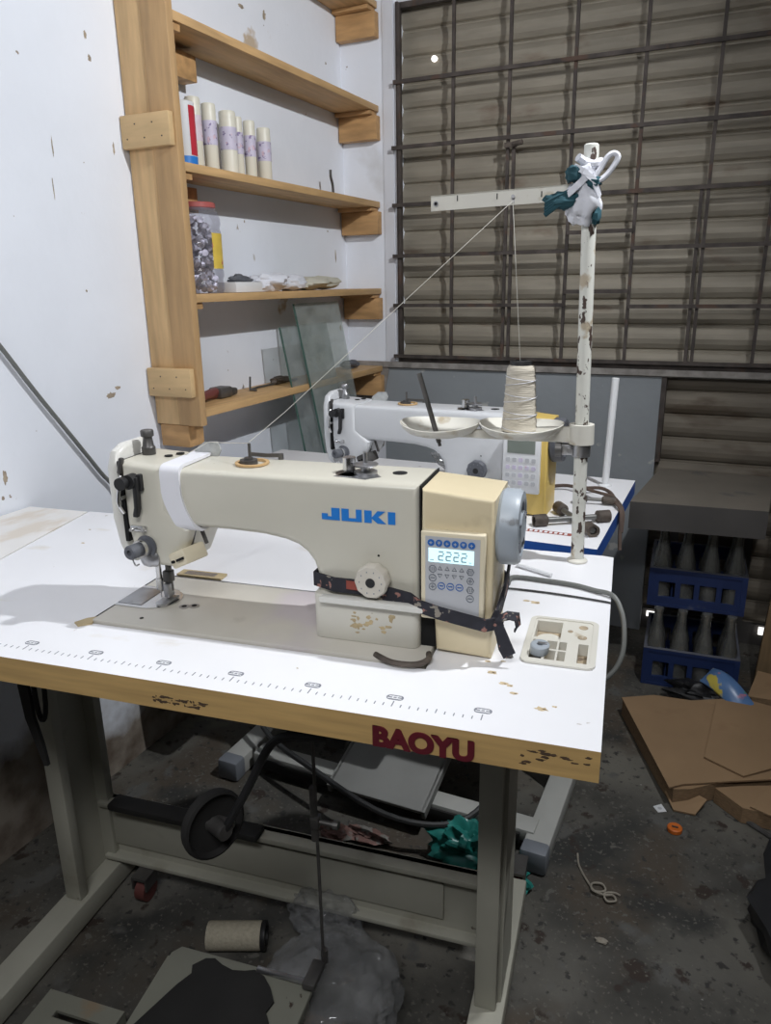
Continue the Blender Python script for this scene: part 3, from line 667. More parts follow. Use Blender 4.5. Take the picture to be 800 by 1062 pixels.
# ================================================================== SEWING MACHINES
def sseg(mb, ch_w, ch_h, o, ux, uz, segs, mat, t=.0016):
    """seven-segment digit in the plane o + ux*x + uz*z"""
    P = {'a': ((0, 1), (1, 1)), 'b': ((1, 1), (1, .5)), 'c': ((1, .5), (1, 0)), 'd': ((0, 0), (1, 0)), 'e': ((0, 0), (0, .5)), 'f': ((0, .5), (0, 1)), 'g': ((0, .5), (1, .5))}
    for s in segs:
        (x0, z0), (x1, z1) = P[s]
        a = o + Vector((x0 * ch_w - t / 2 + (t * .6 if x0 != x1 else 0), 0, z0 * ch_h - t / 2 + (t * .6 if z0 != z1 else 0) * (1 if z1 > z0 else -1)))
        c = o + Vector((x1 * ch_w + t / 2 - (t * .6 if x0 != x1 else 0), 0, z1 * ch_h + t / 2 - (t * .6 if z0 != z1 else 0) * (1 if z1 > z0 else -1)))
        mb.box((min(a.x, c.x), a.y - .0003, min(a.z, c.z)), (max(a.x, c.x), a.y + .0001, max(a.z, c.z)), mat)
def machine(fr, v, label):
    t = thing('sewing_machine', label, 'sewing machine', (-.45, .21, .002), fr)
    first = v == 1
    arm_m = M_cream if first else M_white_m
    hou_m = M_beige if first else M_yellow
    # bed
    b = MB(); b.box((-.6915, .118, -.030), (-.2125, .2922, .0045), 0, .003)
    b.cyl((-.588, .190, .0044), (-.588, .190, .0055), .0075, seg=16, mat=1); b.cyl((-.575, .196, .0044), (-.575, .196, .0055), .0075, seg=16, mat=1)
    b.cyl((-.588, .190, .0055), (-.588, .190, .0056), .004, seg=12, mat=2); b.cyl((-.575, .196, .0055), (-.575, .196, .0056), .004, seg=12, mat=2)
    b.cyl((-.625, .14, .0044), (-.625, .14, .0049), .003, seg=10, mat=2)
    b.part('bed', [M_bed if first else arm_m, M_steel, M_hole], t)
    b = MB()
    pl = [(-.6905, .168)] + [(-.645 + .040 * math.sin(a) * 1.0, .205 - .037 * math.cos(a)) for a in [PI * k / 14 for k in range(15)]] + [(-.6905, .242)]
    b.prism(pl, 'z', .0046, .0060); b.part('throat_plate', M_chrome, t)
    b = MB(); b.box((-.6895, .176, .0061), (-.650, .234, .0068), 0, .0002); b.cyl((-.672, .182, .0068), (-.672, .182, .0072), .003, seg=10); b.part('slide_plate', M_steel, t)
    # arm + column as one casting
    ol = [(-.600, .2165), (-.2290, .2165), (-.2290, .005), (-.3660, .005), (-.3660, .066), (-.3675, .090), (-.3720, .104), (-.381, .116), (-.393, .1245), (-.410, .1300), (-.440, .1345), (-.491, .1365), (-.600, .1365)]
    b = MB(); b.prism(ol, 'y', .163, .258, 0, .011, 4)
    b.cyl((-.268, .214, .2155), (-.268, .214, .2171), .0095, seg=20, mat=1)
    b.cyl((-.330, .200, .2155), (-.330, .200, .2169), .019, seg=20, mat=2); b.prism([(-.345, .178), (-.30, .172), (-.285, .188), (-.30, .21), (-.335, .205)], 'z', .2155, .2169, 3)
    for x, z in ((-.282, .122),): b.cyl((x, .1632, z), (x, .1627, z), .0016, seg=8, mat=1)
    b.part('arm', [arm_m, M_hole, M_rust, M_steel], t)
    b = MB(); b.prism(rrect(-.3690, .1520, -.2285, .270, .010, 5), 'z', .0045, .066, 0, .002, 2)
    b.part('column_base', M_cream2 if first else arm_m, t)
    b = MB(); b.prism(rrect(-.3575, .0585, -.2105, .0668, .0040, 4), 'y', .143, .155, 0, .002, 2); b.part('base_ledge', M_face, t, 'white rounded ledge above the column base')
    # head
    b = MB()
    hl = [(-.648, .2225), (-.583, .2190), (-.583, .160), (-.548, .1330), (-.556, .112), (-.573, .0755), (-.629, .0755), (-.644, .108), (-.648, .135)]
    b.prism(hl, 'y', .160, .260, 0, .012, 4)
    b.cyl((-.605, .215, .2210), (-.605, .215, .2218), .006, seg=14, mat=1); b.cyl((-.597, .232, .2210), (-.597, .232, .2220), .006, seg=14, mat=1)
    b.part('head', [arm_m, M_hole], t)
    b = MB()
    fp = [(.168, .100), (.160, .140), (.160, .212), (.170, .234), (.190, .242), (.238, .242), (.256, .226), (.258, .120), (.245, .078), (.225, .069), (.190, .069), (.178, .078)]
    b.prism(fp, 'x', -.669, -.6525, 0, .006, 3); b.part('face_plate', M_face if first else M_white_m, t)
    # dark slot with take-up lever and links
    b = MB(); b.box((-.6530, .1635, .108), (-.6475, .25, .222)); b.part('take_up_slot', M_hole, t)
    b = MB(); b.tube([(-.650, .162, .150), (-.651, .155, .166), (-.650, .160, .190), (-.650, .166, .205)], .0028, 8, smooth=4); b.cyl((-.650, .166, .172), (-.650, .156, .172), .004, seg=10)
    b.part('take_up_lever', M_chrome, t)
    b = MB(); b.box((-.6495, .1585, .205), (-.6435, .166, .228), 0, .002, ry(.25)); b.part('slot_guard', M_dsteel, t)
    # lever on the head
    b = MB(); b.cyl((-.6265, .161, .1985), (-.6265, .146, .1985), .010, seg=18); b.cyl((-.632, .147, .198), (-.632, .136, .198), .0085, seg=18)
    b.prism([(-.622, .204), (-.614, .205), (-.6165, .160), (-.6205, .149), (-.6265, .149), (-.6265, .153), (-.6235, .163)], 'y', .1485, .1575, 0, .002)
    b.box((-.618, .154, .185), (-.6115, .162, .208), 0, .001)
    b.part('thread_guide_lever', M_black, t)
    b = MB(); b.box((-.6390, .1565, .1265), (-.6130, .162, .1345), 0, .002); b.cyl((-.617, .1565, .1305), (-.617, .153, .1305), .0035, seg=12); b.cyl((-.6335, .1565, .1300), (-.6335, .150, .1300), .0025, seg=10)
    b.part('thread_guide', M_chrome, t)
    b = MB()
    b.lathe([(.016, 0), (.0165, .004), (.012, .005), (.0105, .012)], (-.6165, .161, .1045), (-.15, -1, .05), 24)
    b.lathe([(.0125, .012), (.0130, .015), (.0125, .018)], (-.6165, .161, .1045), (-.15, -1, .05), 24, 1)
    b.lathe([(.0095, .018), (.0100, .020), (.0100, .034), (.0085, .036), (.004, .036), (.004, .033), (.001, .033)], (-.6165, .161, .1045), (-.15, -1, .05), 20)
    b.part('tension_knob', [M_dgrey, M_chrome], t)
    b = MB(); b.lathe([(.0155, 0), (.015, .003), (.011, .006), (.006, .0075), (.001, .008)], (-.614, .1608, .0875), (0, -1, 0), 24)
    for v_ in b.bm.verts:
        if v_.co.z < .0765: v_.co.z = .0765
    b.part('guard_cap', M_steel, t)
    b = MB(); b.tube([(-.643, .158, .088), (-.634, .152, .078), (-.628, .153, .080)], .0012, 6, smooth=3); b.part('wire_guide', M_chrome, t)
    # needle bar, presser foot
    b = MB(); b.cyl((-.6335, .203, .077), (-.6335, .203, .030), .0042, seg=14); b.cyl((-.6335, .203, .040), (-.6335, .203, .022), .0055, seg=12); b.cyl((-.6335, .203, .022), (-.6335, .203, .009), .0009, seg=6)
    b.part('needle_bar', M_chrome, t)
    b = MB(); b.cyl((-.6195, .207, .077), (-.6195, .207, .020), .0045, seg=14, mat=1); b.box((-.6265, .200, .034), (-.6135, .213, .052), 1, .002)
    b.box((-.6245, .196, .012), (-.6155, .212, .034), 0, .002); b.prism([(-.6295, .182), (-.623, .176), (-.617, .176), (-.6105, .182), (-.6105, .214), (-.6295, .214)], 'z', .0068, .0105, 0, .001)
    b.part('presser_foot', [M_steel, M_dsteel], t)
    # thread cutter cover right of the head
    b = MB(); r1 = rz(-.25) @ ry(-.45)
    b.box((-.576, .150, .083), (-.543, .190, .105), 0, .003, r1); b.box((-.560, .147, .091), (-.546, .1502, .0945), 1, 0, r1, piv=(-.5595, .170, .094)); b.cyl((-.570, .150, .090), (-.570, .1462, .091), .0022, seg=8, mat=1)
    b.tube([(-.560, .18, .104), (-.551, .18, .132)], .0028, 6, 2); b.tube([(-.538, .185, .108), (-.546, .185, .132)], .0028, 6, 2)
    b.part('needle_lamp', [M_beige_l if first else M_dsteel, M_hole, M_dsteel], t, 'beige lamp block under the arm' if first else None)
    # top fittings
    b = MB(); b.lathe([(.0095, 0), (.0095, .010), (.0078, .012), (.0062, .024), (.0090, .026), (.0090, .033), (.008, .0345), (.001, .0345)], (-.6365, .215, .222), seg=20); b.part('pressure_knob', M_dsteel if first else M_steel, t)
    b = MB(); b.prism([(-.585, .2165), (-.545, .2165), (-.540, .226), (-.545, .2375), (-.566, .2365), (-.580, .226)], 'y', .246, .2485); b.part('thread_plate', pm('scuffed_plate', (.42, .43, .42), .6, metal=.25, var=.25, vs=60), t)
    b = MB(); b.lathe([(.0205, 0), (.023, .001), (.023, .0035), (.0185, .0035), (.0185, 0)], (-.475, .213, .2166), seg=28, cap=False); b.part('wooden_ring', M_amber, t, 'tan ring on top of the arm')
    b = MB(); b.cyl((-.480, .213, .2166), (-.480, .213, .223), .012, seg=16); b.cyl((-.480, .213, .223), (-.480, .213, .226), .006, seg=12); b.cyl((-.478, .213, .224), (-.478, .213, .245), .0022, seg=8)
    b.ribbon([(-.494, .246, .2225), (-.47, .248, .2215), (-.448, .250, .2225)], .005, .004); b.cyl((-.45, .25, .2166), (-.45, .25, .2245), .004, seg=10)
    b.part('bobbin_winder', M_dsteel, t)
    b = MB(); b.cyl((-.333, .205, .2166), (-.333, .205, .236), .0085, seg=18); b.part('winder_post', M_chrome, t)
    b = MB(); b.lathe([(.015, 0), (.015, .004), (.006, .005), (.006, .010), (.015, .011), (.0165, .013), (.006, .0145), (.003, .0145), (.003, .028), (.001, .028)], (-.309, .199, .2166), seg=24); b.part('tension_disc', M_steel, t)
    # dial
    b = MB(); n = 64
    dx, dz = -.287, .0925
    prof = [(.0205, .1605), (.0215, .158), (.0215, .146), (.0195, .143), (.008, .1425)]
    R = [[(dx + (r + (.0005 * math.cos(10 * 2 * PI * i / n) if r > .019 else 0)) * math.cos(2 * PI * i / n), y, dz + (r + (.0005 * math.cos(10 * 2 * PI * i / n) if r > .019 else 0)) * math.sin(2 * PI * i / n)) for i in range(n)] for r, y in prof]
    b.rings(R); d = b.part('stitch_dial', M_dial if first else M_dgrey, t)
    b = MB(); b.cyl((dx, .1430, dz), (dx, .1418, dz), .0062, seg=18); b.part('dial_screw', M_black, d)
    b = MB()
    for k in range(10):
        a = 2 * PI * k / 10; b.box((dx + .0145 * math.cos(a) - .0006, .1424, dz + .0145 * math.sin(a) - .0009), (dx + .0145 * math.cos(a) + .0006, .1430, dz + .0145 * math.sin(a) + .0009))
    b.part('dial_marks', M_print, d)
    # motor housing with notch
    b = MB()
    ho = [(-.2270, .062), (-.2105, .062), (-.2075, .0045), (-.1375, .0008), (-.1368, .205), (-.2255, .2125)]
    b.prism(ho, 'y', .158, .256, 0, .006, 3); b.part('motor_housing', hou_m, t)
    b = MB(); b.box((-.2285, .166, .0046), (-.2000, .25, .0615), 0, .001); b.part('motor_recess', M_hole, t)
    b = MB(); b.box((-.2288, .162, .066), (-.2272, .2575, .2155)); b.part('housing_joint', M_hole, t)
    # handwheel
    b = MB()
    wc = (-.1368, .206, .160)
    b.lathe([(.044, 0), (.047, .004), (.047, .020), (.044, .0255), (.036, .0265), (.034, .0245), (.020, .0245), (.018, .027), (.001, .027)], wc, (1, 0, 0), 40)
    for k in range(5):
        a = 2 * PI * k / 5 + .3; c = Vector((wc[0] + .0245, wc[1] + .027 * math.cos(a), wc[2] + .027 * math.sin(a)))
        b.box(c + Vector((-.001, -.006, -.002)), c + Vector((.003, .006, .002)), 1, .001, rx(a))
    b.part('handwheel', [M_grey_wheel if first else M_dgrey, M_dgrey], t)
    b = MB(); b.cyl((-.1368, .244, .185), (-.128, .244, .185), .010, seg=16); b.part('wheel_hub_cover', M_black, t)
    # control panel
    if first:
        x0, x1, z0, z1, yf = -.2235, -.1455, .052, .1655, .1465
        b = MB(); b.box((x0, yf, z0), (x1, .1585, z1), 0, .0025, seg=3)
        cp = b.part('control_panel', M_beige_l, t)
        b = MB(); b.box((x0 + .006, yf - .0006, z0 + .004), (x1 - .006, yf + .001, z1 - .006), 0); b.part('panel_film', M_panel, cp, 'grey key film')
        b = MB(); b.box((-.2135, yf - .0012, .1275), (-.1585, yf + .001, .1450)); sc = b.part('screen', M_lcd, cp, 'lit blue-white display')
        b = MB()
        for k in range(4): sseg(b, .0058, .0105, Vector((-.2010 + .0093 * k, yf - .0014, .1308)), None, None, 'abged', 0, .0014)
        b.box((-.2115, yf - .0016, .1300), (-.2070, yf - .0011, .1308)); b.box((-.1645, yf - .0016, .1300), (-.1610, yf - .0011, .1306))
        b.part('digits', M_digit, sc)
        gly = ['7', '8', 'B', 'E', '+', 'D']
        for k in range(6):
            cx, cz = -.2105 + .0098 * k, .1518
            b = MB(); b.cyl((cx, yf - .0005, cz), (cx, yf - .0014, cz), .0042, seg=18)
            b.box((cx - .0018, yf - .0018, cz - .0004), (cx + .0018, yf - .0013, cz + .0004), 1); b.box((cx - .0004, yf - .0018, cz - (.0022 if k % 2 else .0018)), (cx + .0004, yf - .0013, cz + .0018), 1)
            if k % 3 == 1: b.box((cx - .0018, yf - .0018, cz + .0012), (cx + .0018, yf - .0013, cz + .002), 1)
            b.part('function_key', [M_blue_btn, M_panel], cp)
        def ringkey(cx, cz, r, n, glyph, m=M_print, rot=0):
            b = MB()
            P = [(cx + r * math.cos(rot + 2 * PI * i / n), cz + r * math.sin(rot + 2 * PI * i / n)) for i in range(n)]
            Q = [(cx + (r - .0008) * math.cos(rot + 2 * PI * i / n), cz + (r - .0008) * math.sin(rot + 2 * PI * i / n)) for i in range(n)]
            b.rings([[(u, yf - .0006, w) for u, w in P], [(u, yf - .0013, w) for u, w in P], [(u, yf - .0013, w) for u, w in Q], [(u, yf - .0006, w) for u, w in Q]], 0, False)
            if glyph == 'tri': pass
            elif glyph == 'h': b.box((cx - r * .55, yf - .0012, cz - r * .12), (cx + r * .55, yf - .0006, cz + r * .12))
            elif glyph == 'w':
                for q in (-.45, 0, .45): b.box((cx + q * r - .0004, yf - .0012, cz - r * .4), (cx + q * r + .0004, yf - .0006, cz + r * .4))
            elif glyph == 'x': b.box((cx - r * .5, yf - .0012, cz - .0005), (cx + r * .5, yf - .0006, cz + .0005)); b.box((cx - .0005, yf - .0012, cz - r * .5), (cx + .0005, yf - .0006, cz + r * .5))
            b.part('key', m, cp)
        for k in range(4): ringkey(-.1995 + .0088 * k, .1195, .0034, 3, 'tri', M_print, PI / 2); ringkey(-.1995 + .0088 * k, .1110, .0034, 3, 'tri', M_print, -PI / 2)
        for k, (x, z, g) in enumerate(((-.2085, .1185, 'w'), (-.1625, .1185, 'w'), (-.2085, .1070, 'h'), (-.1625, .1070, 'x'), (-.2085, .0955, 'x'), (-.1625, .0955, 'w'), (-.1625, .0845, 'h'))): ringkey(x, z, .0048, 6 if k % 2 else 12, g)
        for k in range(3): ringkey(-.1975 + .0110 * k, .0975, .0047, 14, 'h', M_blue_btn)
        # brand lettering on the arm, drawn as slab letters
        b = MB(); s = .0158; y0, y1 = .1622, .1634; zt = .1800; L0 = -.3560
        def bl(x0, x1, z0, z1): b.box((L0 + x0, y0, zt - s + z0 * s), (L0 + x1, y1, zt - s + z1 * s))
        bl(.000, .024, .0, .28); bl(.013, .024, .28, 1.0); bl(0, .008, .28, .5)
        bl(.0265, .036, 0, 1); bl(.0455, .053, 0, 1); bl(.036, .0455, 0, .26)
        bl(.0565, .066, 0, 1)
        b.prism([(L0 + .066, zt - s * .56), (L0 + .0735, zt), (L0 + .0835, zt), (L0 + .0745, zt - s * .47), (L0 + .0845, zt - s), (L0 + .0735, zt - s), (L0 + .066, zt - s * .62)], 'y', y0, y1)
        bl(.087, .0965, 0, 1)
        sl = math.tan(math.radians(0))
        b.part('arm_lettering', M_blue, t, 'blue block lettering on the arm')
        # white tape round the arm next to the head
        b = MB()
        def sect(dx, g):  # follows the arm, drifting right towards the underside
            r = [p for p in rrect(.163 - g, .1345 - g, .2585 + g, .2180 + g, .012, 4)]
            q = []
            for i in range(len(r)):
                a, c = r[i], r[(i + 1) % len(r)]; n = 8 if abs(a[1] - c[1]) > .03 else 1
                q += [(a[0] + (c[0] - a[0]) * k / n, a[1] + (c[1] - a[1]) * k / n) for k in range(n)]
            r = q
            return [(dx + .020 * max(0, (.185 - z) / .05) ** 1.6, y, z) for y, z in r]
        R = [sect(-.5855, -.0005), sect(-.5855, .0036), sect(-.5560, .0036), sect(-.5560, -.0005)]
        b.rings(R, 0, False); b.part('tape_band', M_tape, t, 'white tape wound round the arm beside the head')
        b = MB()
        random.seed(11)
        for k in range(26):
            x = random.uniform(-.318, -.262); z = random.uniform(.018, .046); b.ball((x, .1519, z), (random.uniform(.0015, .005), .0004, random.uniform(.001, .0035)), 0, 8, .4, 5, k)
        b.part('glue_residue', M_brass, t, 'brown glue residue on the column base')
    else:
        x0, x1, z0, z1, yf = -.2290, -.1495, .052, .178, .1465
        b = MB(); b.box((x0, yf, z0), (x1, .1585, z1), 0, .0025, seg=3); cp = b.part('control_panel', M_wht, t)
        b = MB(); b.box((-.2190, yf - .0008, .138), (-.1600, yf + .001, .166)); b.part('screen', M_lcd_off, cp, 'unlit grey-green display')
        for j in range(4):
            for k in range(5):
                b = MB(); cx, cz = -.2170 + .0137 * k, .124 - .0165 * j
                b.prism(rrect(cx - .0045, cz - .0045, cx + .0045, cz + .0045, .002, 2), 'y', yf - .0012, yf + .0002)
                b.part('key', M_purple if (j == 1 or k == 2) else M_panel, cp)
        b = MB()
        pts = [(-.330, .186), (-.318, .190), (-.305, .187), (-.298, .192), (-.296, .178), (-.290, .192), (-.284, .186), (-.280, .174), (-.276, .192), (-.270, .186), (-.262, .190), (-.258, .186)]
        b.tube([(x, .1622, z) for x, z in pts], .0014, 6, smooth=4); b.part('arm_lettering', M_dgrey, t, 'dark worn script on the arm')
    return t
mc1 = machine(FT, 1, 'cream sewing machine with lit display and blue lettering, on the foreground table')
mc2 = machine(FB, 2, 'white and yellow sewing machine with unlit display, on the table behind')

# cloth strap tied round the foreground machine
st = thing('fabric_strap', 'dark floral cloth strap tied round the foreground sewing machine', 'strap', (-.25, .14, .06), FT)
def strap_z(x): return .0805 if x < -.30 else .0805 - (x + .30) * .165
P = []
for x in (-.372, -.34, -.305, -.27, -.24, -.225): P.append((x, .1545 if x < -.23 else .145, strap_z(x)))
P[0] = (-.371, .166, .081)
P += [(-.20, .1425, .063), (-.17, .1425, .058), (-.1425, .1425, .0535), (-.1345, .150, .053), (-.1325, .20, .060), (-.1325, .255, .07), (-.142, .262, .072), (-.22, .263, .075), (-.30, .263, .078), (-.362, .263, .081), (-.371, .252, .081)]
b = MB(); b.ribbon(P, [.019] * 5 + [.016] * 5 + [.018] * 7, .0035, closed=True); b.part('band', M_band, st)
b = MB(); b.ribbon([(-.322, .1522, .083), (-.30, .1520, .0825), (-.29, .1520, .0815)], .011, .002); b.part('red_patch', M_redcloth, st, 'red patch on the strap')
b = MB(); b.ball((-.131, .157, .056), (.008, .008, .012), noise=.3, seed=2); b.part('knot', M_band, st)
b = MB(); b.ribbon([(-.128, .157, .058), (-.118, .160, .062), (-.108, .163, .060), (-.106, .163, .048), (-.110, .162, .042)], [.012, .014, .015, .014, .012], .0022, up=(.2, .9, .3))
b.ribbon([(-.130, .152, .054), (-.124, .150, .040), (-.119, .148, .026), (-.113, .146, .016)], [.012, .014, .017, .016], .0022, up=(1, .2, .2)); b.part('loose_end', M_band, st)
b = MB(); b.ribbon([(-.1315, .21, .062), (-.128, .2, .085), (-.126, .21, .105), (-.128, .23, .115)], [.012, .016, .016, .012], .002, up=(0, 1, .1)); b.part('loose_end', M_band, st)

# ================================================================== THREAD STAND
ts = thing('thread_stand', 'chipped white thread stand clamped to the right rear of the sewing table', 'thread stand', (-.058, .537, 0), FT)
P0, P1 = Vector((-.058, .537, .0005)), Vector((-.074, .537, .632))
def onpole(z): return P0 + (P1 - P0) * (z / .632)
b = MB()
ax = (P1 - P0).normalized()
b.lathe([(.0105, 0), (.0105, .630), (.0085, .632), (.0085, .60), (.001, .60)], P0, ax, 24); b.lathe([(.0165, 0), (.0165, .003), (.0115, .006)], P0, ax, 20, 1); b.part('pole', [M_pole, M_tray], ts)
b = MB()
h = onpole(.214)
# tray: hub, beam and two shallow leaf dishes
b.lathe([(.0115, -.0155), (.0195, -.0155), (.0195, .0155), (.0115, .0155)], h, ax, 28, cap=False)
b.prism([(h.x - .012, .011), (h.x - .045, .010), (-.335, -.008), (-.340, -.012), (-.17, -.014), (h.x - .012, -.014)], 'y', .5305, .5435, 0, .002)
v0 = len(b.bm.verts)
for v in b.bm.verts:
    if abs(v.co.y - .537) < .0075 and v.co.z < .1: v.co.z += .214
def dish(cx, cy, cz, rx_, ry_):
    R = []
    for r, z in ((.05, 0), (.5, .001), (.8, .006), (.95, .0125), (1.0, .0165), (1.02, .0160), (.97, .0105), (.82, .0035), (.5, -.002), (.05, -.003)):
        R.append([(cx + rx_ * r * math.cos(a), cy + ry_ * r * math.sin(a), cz + z * (1 + .35 * math.cos(a) ** 2)) for a in [2 * PI * k / 40 for k in range(40)]])
    b.rings(R, 0, True, True)
dish(-.2925, .537, .2045, .0660, .070); dish(-.1585, .537, .2075, .0665, .070)
b.part('spool_tray', M_tray, ts)
b = MB(); hc = onpole(.188); b.lathe([(.0112, -.010), (.0145, -.010), (.0145, .010), (.0112, .010)], hc, ax, 20, cap=False)
b.box((hc.x - .034, hc.y - .006, hc.z - .008), (hc.x - .010, hc.y + .006, hc.z + .008), 0, .001); b.cyl((hc.x - .04, hc.y, hc.z), (hc.x - .03, hc.y, hc.z), .013, seg=16, mat=1); b.cyl((hc.x - .018, hc.y - .006, hc.z + .001), (hc.x - .018, hc.y - .011, hc.z + .001), .004, seg=8)
b.part('clamp', [M_steel, M_dsteel], ts)
b = MB(); b.cyl((-.2945, .537, .190), (-.3290, .537, .304), .0042, seg=12); b.cyl((-.2945, .537, .190), (-.293, .537, .1835), .003, seg=8); b.part('spindle', M_dsteel, ts, 'dark bare spindle leaning left')
b = MB()
b.box((-.306, .5235, .5505), (-.080, .5255, .5725), 0, 0); b.box((-.306, .5235, .5705), (-.080, .540, .5725), 0, 0)
b.bm.verts.ensure_lookup_table()
for v in b.bm.verts: v.co.z += (v.co.x + .31) * .032
b.cyl((-.298, .5237, .561), (-.298, .5215, .561), .004, seg=12, mat=1); b.cyl((-.298, .5214, .561), (-.298, .5212, .561), .0025, seg=10, mat=2)
for x in (-.265, -.205, -.14): b.box((x - .0008, .5232, .5635), (x + .0008, .5236, .5715), 2)
b.box((-.183, .5225, .5570), (-.179, .5236, .5680), 1); b.cyl((-.181, .522, .566), (-.181, .519, .566), .0028, seg=8, mat=1)
b.part('guide_arm', [M_tray, M_steel, M_hole], ts)
# rag
rg = thing('tied_rag', 'white and dark teal cloth knotted round the top of the thread stand', 'cloth', (-.074, .53, .55), FT)
b = MB(); b.ball((-.080, .525, .556), (.0245, .023, .031), noise=.22, seed=3, seg=26, ns=5); b.ball((-.078, .520, .590), (.015, .018, .016), noise=.2, seed=5, seg=18); b.part('white_wad', M_ragw, rg)
b = MB(); b.ribbon([(-.070, .505, .595), (-.082, .500, .580), (-.095, .499, .568), (-.104, .503, .56)], [.010, .009, .009, .008], .003); b.ribbon([(-.094, .505, .600), (-.08, .4985, .592), (-.066, .502, .580), (-.058, .51, .56)], [.007, .008, .008, .007], .003)
b.tube([(-.066, .508, .585), (-.058, .510, .597), (-.050, .511, .610), (-.042, .512, .6145), (-.036, .513, .610), (-.042, .512, .597), (-.053, .510, .584), (-.064, .507, .578)], .0040, 8, smooth=5)
b.tube([(-.09, .51, .612), (-.08, .517, .606), (-.068, .512, .602), (-.058, .52, .606)], .006, 8, smooth=4); b.part('white_tie', M_ragw, rg)
b = MB(); b.ball((-.108, .508, .556), (.024, .012, .012), noise=.3, seed=7, seg=20, ns=6)
for k in range(5): b.tube([(-.094, .506, .556 + .003 * k), (-.112, .500, .550 + .003 * k), (-.132, .502, .537 + .004 * k)], .0035, 6, smooth=3)
b.ball((-.094, .51, .59), (.012, .012, .012), noise=.25, seed=9); b.ball((-.062, .528, .538), (.008, .012, .014), noise=.3, seed=10); b.ball((-.068, .51, .578), (.012, .010, .008), noise=.25, seed=13); b.part('teal_cloth', M_teal, rg, 'dark teal end of the rag')
# cone of thread
tc = thing('thread_cone', 'cone of cream thread standing on the right dish of the thread stand', 'thread cone', (-.162, .537, .2085), FT)
b = MB()
prof = [(.021, .006)]
for k in range(25):
    q = k / 24; prof.append((.0282 - .0062 * q + .0005 * math.sin(k * 2.3), .008 + .100 * q))
prof += [(.0195, .111), (.016, .112)]
b.lathe(prof, (-.162, .537, .2085), seg=36); w = b.part('wound_thread', M_thread, tc)
b = MB()
for k in range(7):
    r0 = .0286 - .0055 * k / 7; z0 = .014 + .0135 * k
    b.tube([(-.162 + (r0 + .0003) * math.cos(a), .537 + (r0 + .0003) * math.sin(a), .2085 + z0 + .010 * (a + 2.6) / 3.1 * (1 if k % 2 else -1)) for a in [-2.8 + .22 * j for j in range(14)]], .0005, 5)
b.part('thread_strands', M_ragw, tc)
b = MB(); b.lathe([(.0255, .0002), (.0268, .002), (.0255, .0065), (.01, .0066)], (-.162, .537, .2085), seg=30); b.part('cone_base', M_black, tc)
b = MB(); b.lathe([(.0165, .111), (.0180, .1125), (.0175, .118), (.012, .1195), (.010, .1195), (.010, .113), (.001, .113)], (-.162, .537, .2085), seg=30); b.part('cone_top', M_black, tc)
# running thread
b = MB(); b.tube([(-.164, .537, .327), (-.181, .5200, .560)], .0006, 5); b.tube([(-.181, .5200, .560), (-.185, .515, .5555), (-.35, .37, .385), (-.455, .283, .277), (-.478, .213, .2465)], .00042, 5); b.tube([(-.478, .213, .245), (-.56, .247, .236), (-.6335, .165, .19)], .0006, 5)
b.solo('sewing_thread', M_line, 'pale thread running from the cone over the guide arm to the machine', 'thread', (-.18, .52, .56), FT)

# bobbin tray let into the tabletop
bt = thing('bobbin_tray', 'ivory notions tray let into the right end of the tabletop', 'tray', (-.058, .23, 0), FT)
X0, X1, Y0, Y1 = -.0985, -.0185, .168, .294
def tx_(u): return X0 + (X1 - X0) * u
def ty_(v): return Y0 + (Y1 - Y0) * v
us = [X0, tx_(.06), tx_(.25), tx_(.29), tx_(.45), tx_(.48), tx_(.56), tx_(.6), tx_(.74), tx_(.78), tx_(.93), X1]
vs = [Y0, ty_(.06), ty_(.26), ty_(.29), ty_(.47), ty_(.53), ty_(.93), Y1]
def kk(i, j):
    if j == 5 and 1 <= i <= 4: return False             # large well
    if j in (1, 3) and i in (1, 3, 6) or (j in (1, 3) and i in (4, 5) and False): return False
    if j in (1, 3) and i == 5: return False
    if i == 9 and 1 <= j <= 3: return False
    return True
b = MB(); grid_slab(b, us, vs, kk, 'z', -.020, .0022)
o_ = rrect(X0 - .005, Y0 - .005, X1 + .005, Y1 + .005, .012, 6); i_ = rrect(X0 + .002, Y0 + .002, X1 - .002, Y1 - .002, .007, 6)
b.rings([[(x, y, .0003) for x, y in o_], [(x, y, .0030) for x, y in o_], [(x, y, .0036) for x, y in i_], [(x, y, .0021) for x, y in i_]], 0, False)
b.box((X0 + .0005, Y0 + .0005, -.0180), (X1 - .0005, Y1 - .0005, -.0135), 1)
for x, y, r in ((tx_(.82), ty_(.86), .006), (tx_(.82), ty_(.62), .006), (tx_(.62), ty_(.74), .0035)): b.cyl((x, y, .0022), (x, y, .0026), r, seg=20, mat=1)
b.part('tray_body', [M_tray, pm('dusty_tray_floor', (.36, .29, .20), .8, var=.3, vs=70, spots=[((.16, .12, .08), 60, .58, .05), ((.55, .50, .40), 45, .60, .05)])], bt)
b = MB(); b.lathe([(.010, 0), (.0165, .001), (.0165, .003), (.008, .0034), (.008, .006), (.001, .006)], (tx_(.28), ty_(.70), -.0133), seg=24); b.solo('bobbin', M_tray, 'pale bobbin lying in the large well of the notions tray', 'bobbin', (tx_(.28), ty_(.70), -.0133), FT)
c = Vector((tx_(.20), ty_(.18), .0032)); bo = thing('bobbin_case', 'steel bobbin case lying on the notions tray corner', 'bobbin case', c, FT)
b = MB(); b.lathe([(.0115, 0), (.0118, .001), (.0118, .011), (.0105, .012), (.004, .012), (.004, .010), (.001, .010)], c, (.1, -.1, 1), 24); b.part('case_body', M_grey_wheel, bo)
b = MB(); b.box(c + Vector((-.002, -.002, .011)), c + Vector((.010, .002, .0135)), 0, .0005); b.part('latch', M_steel, bo)
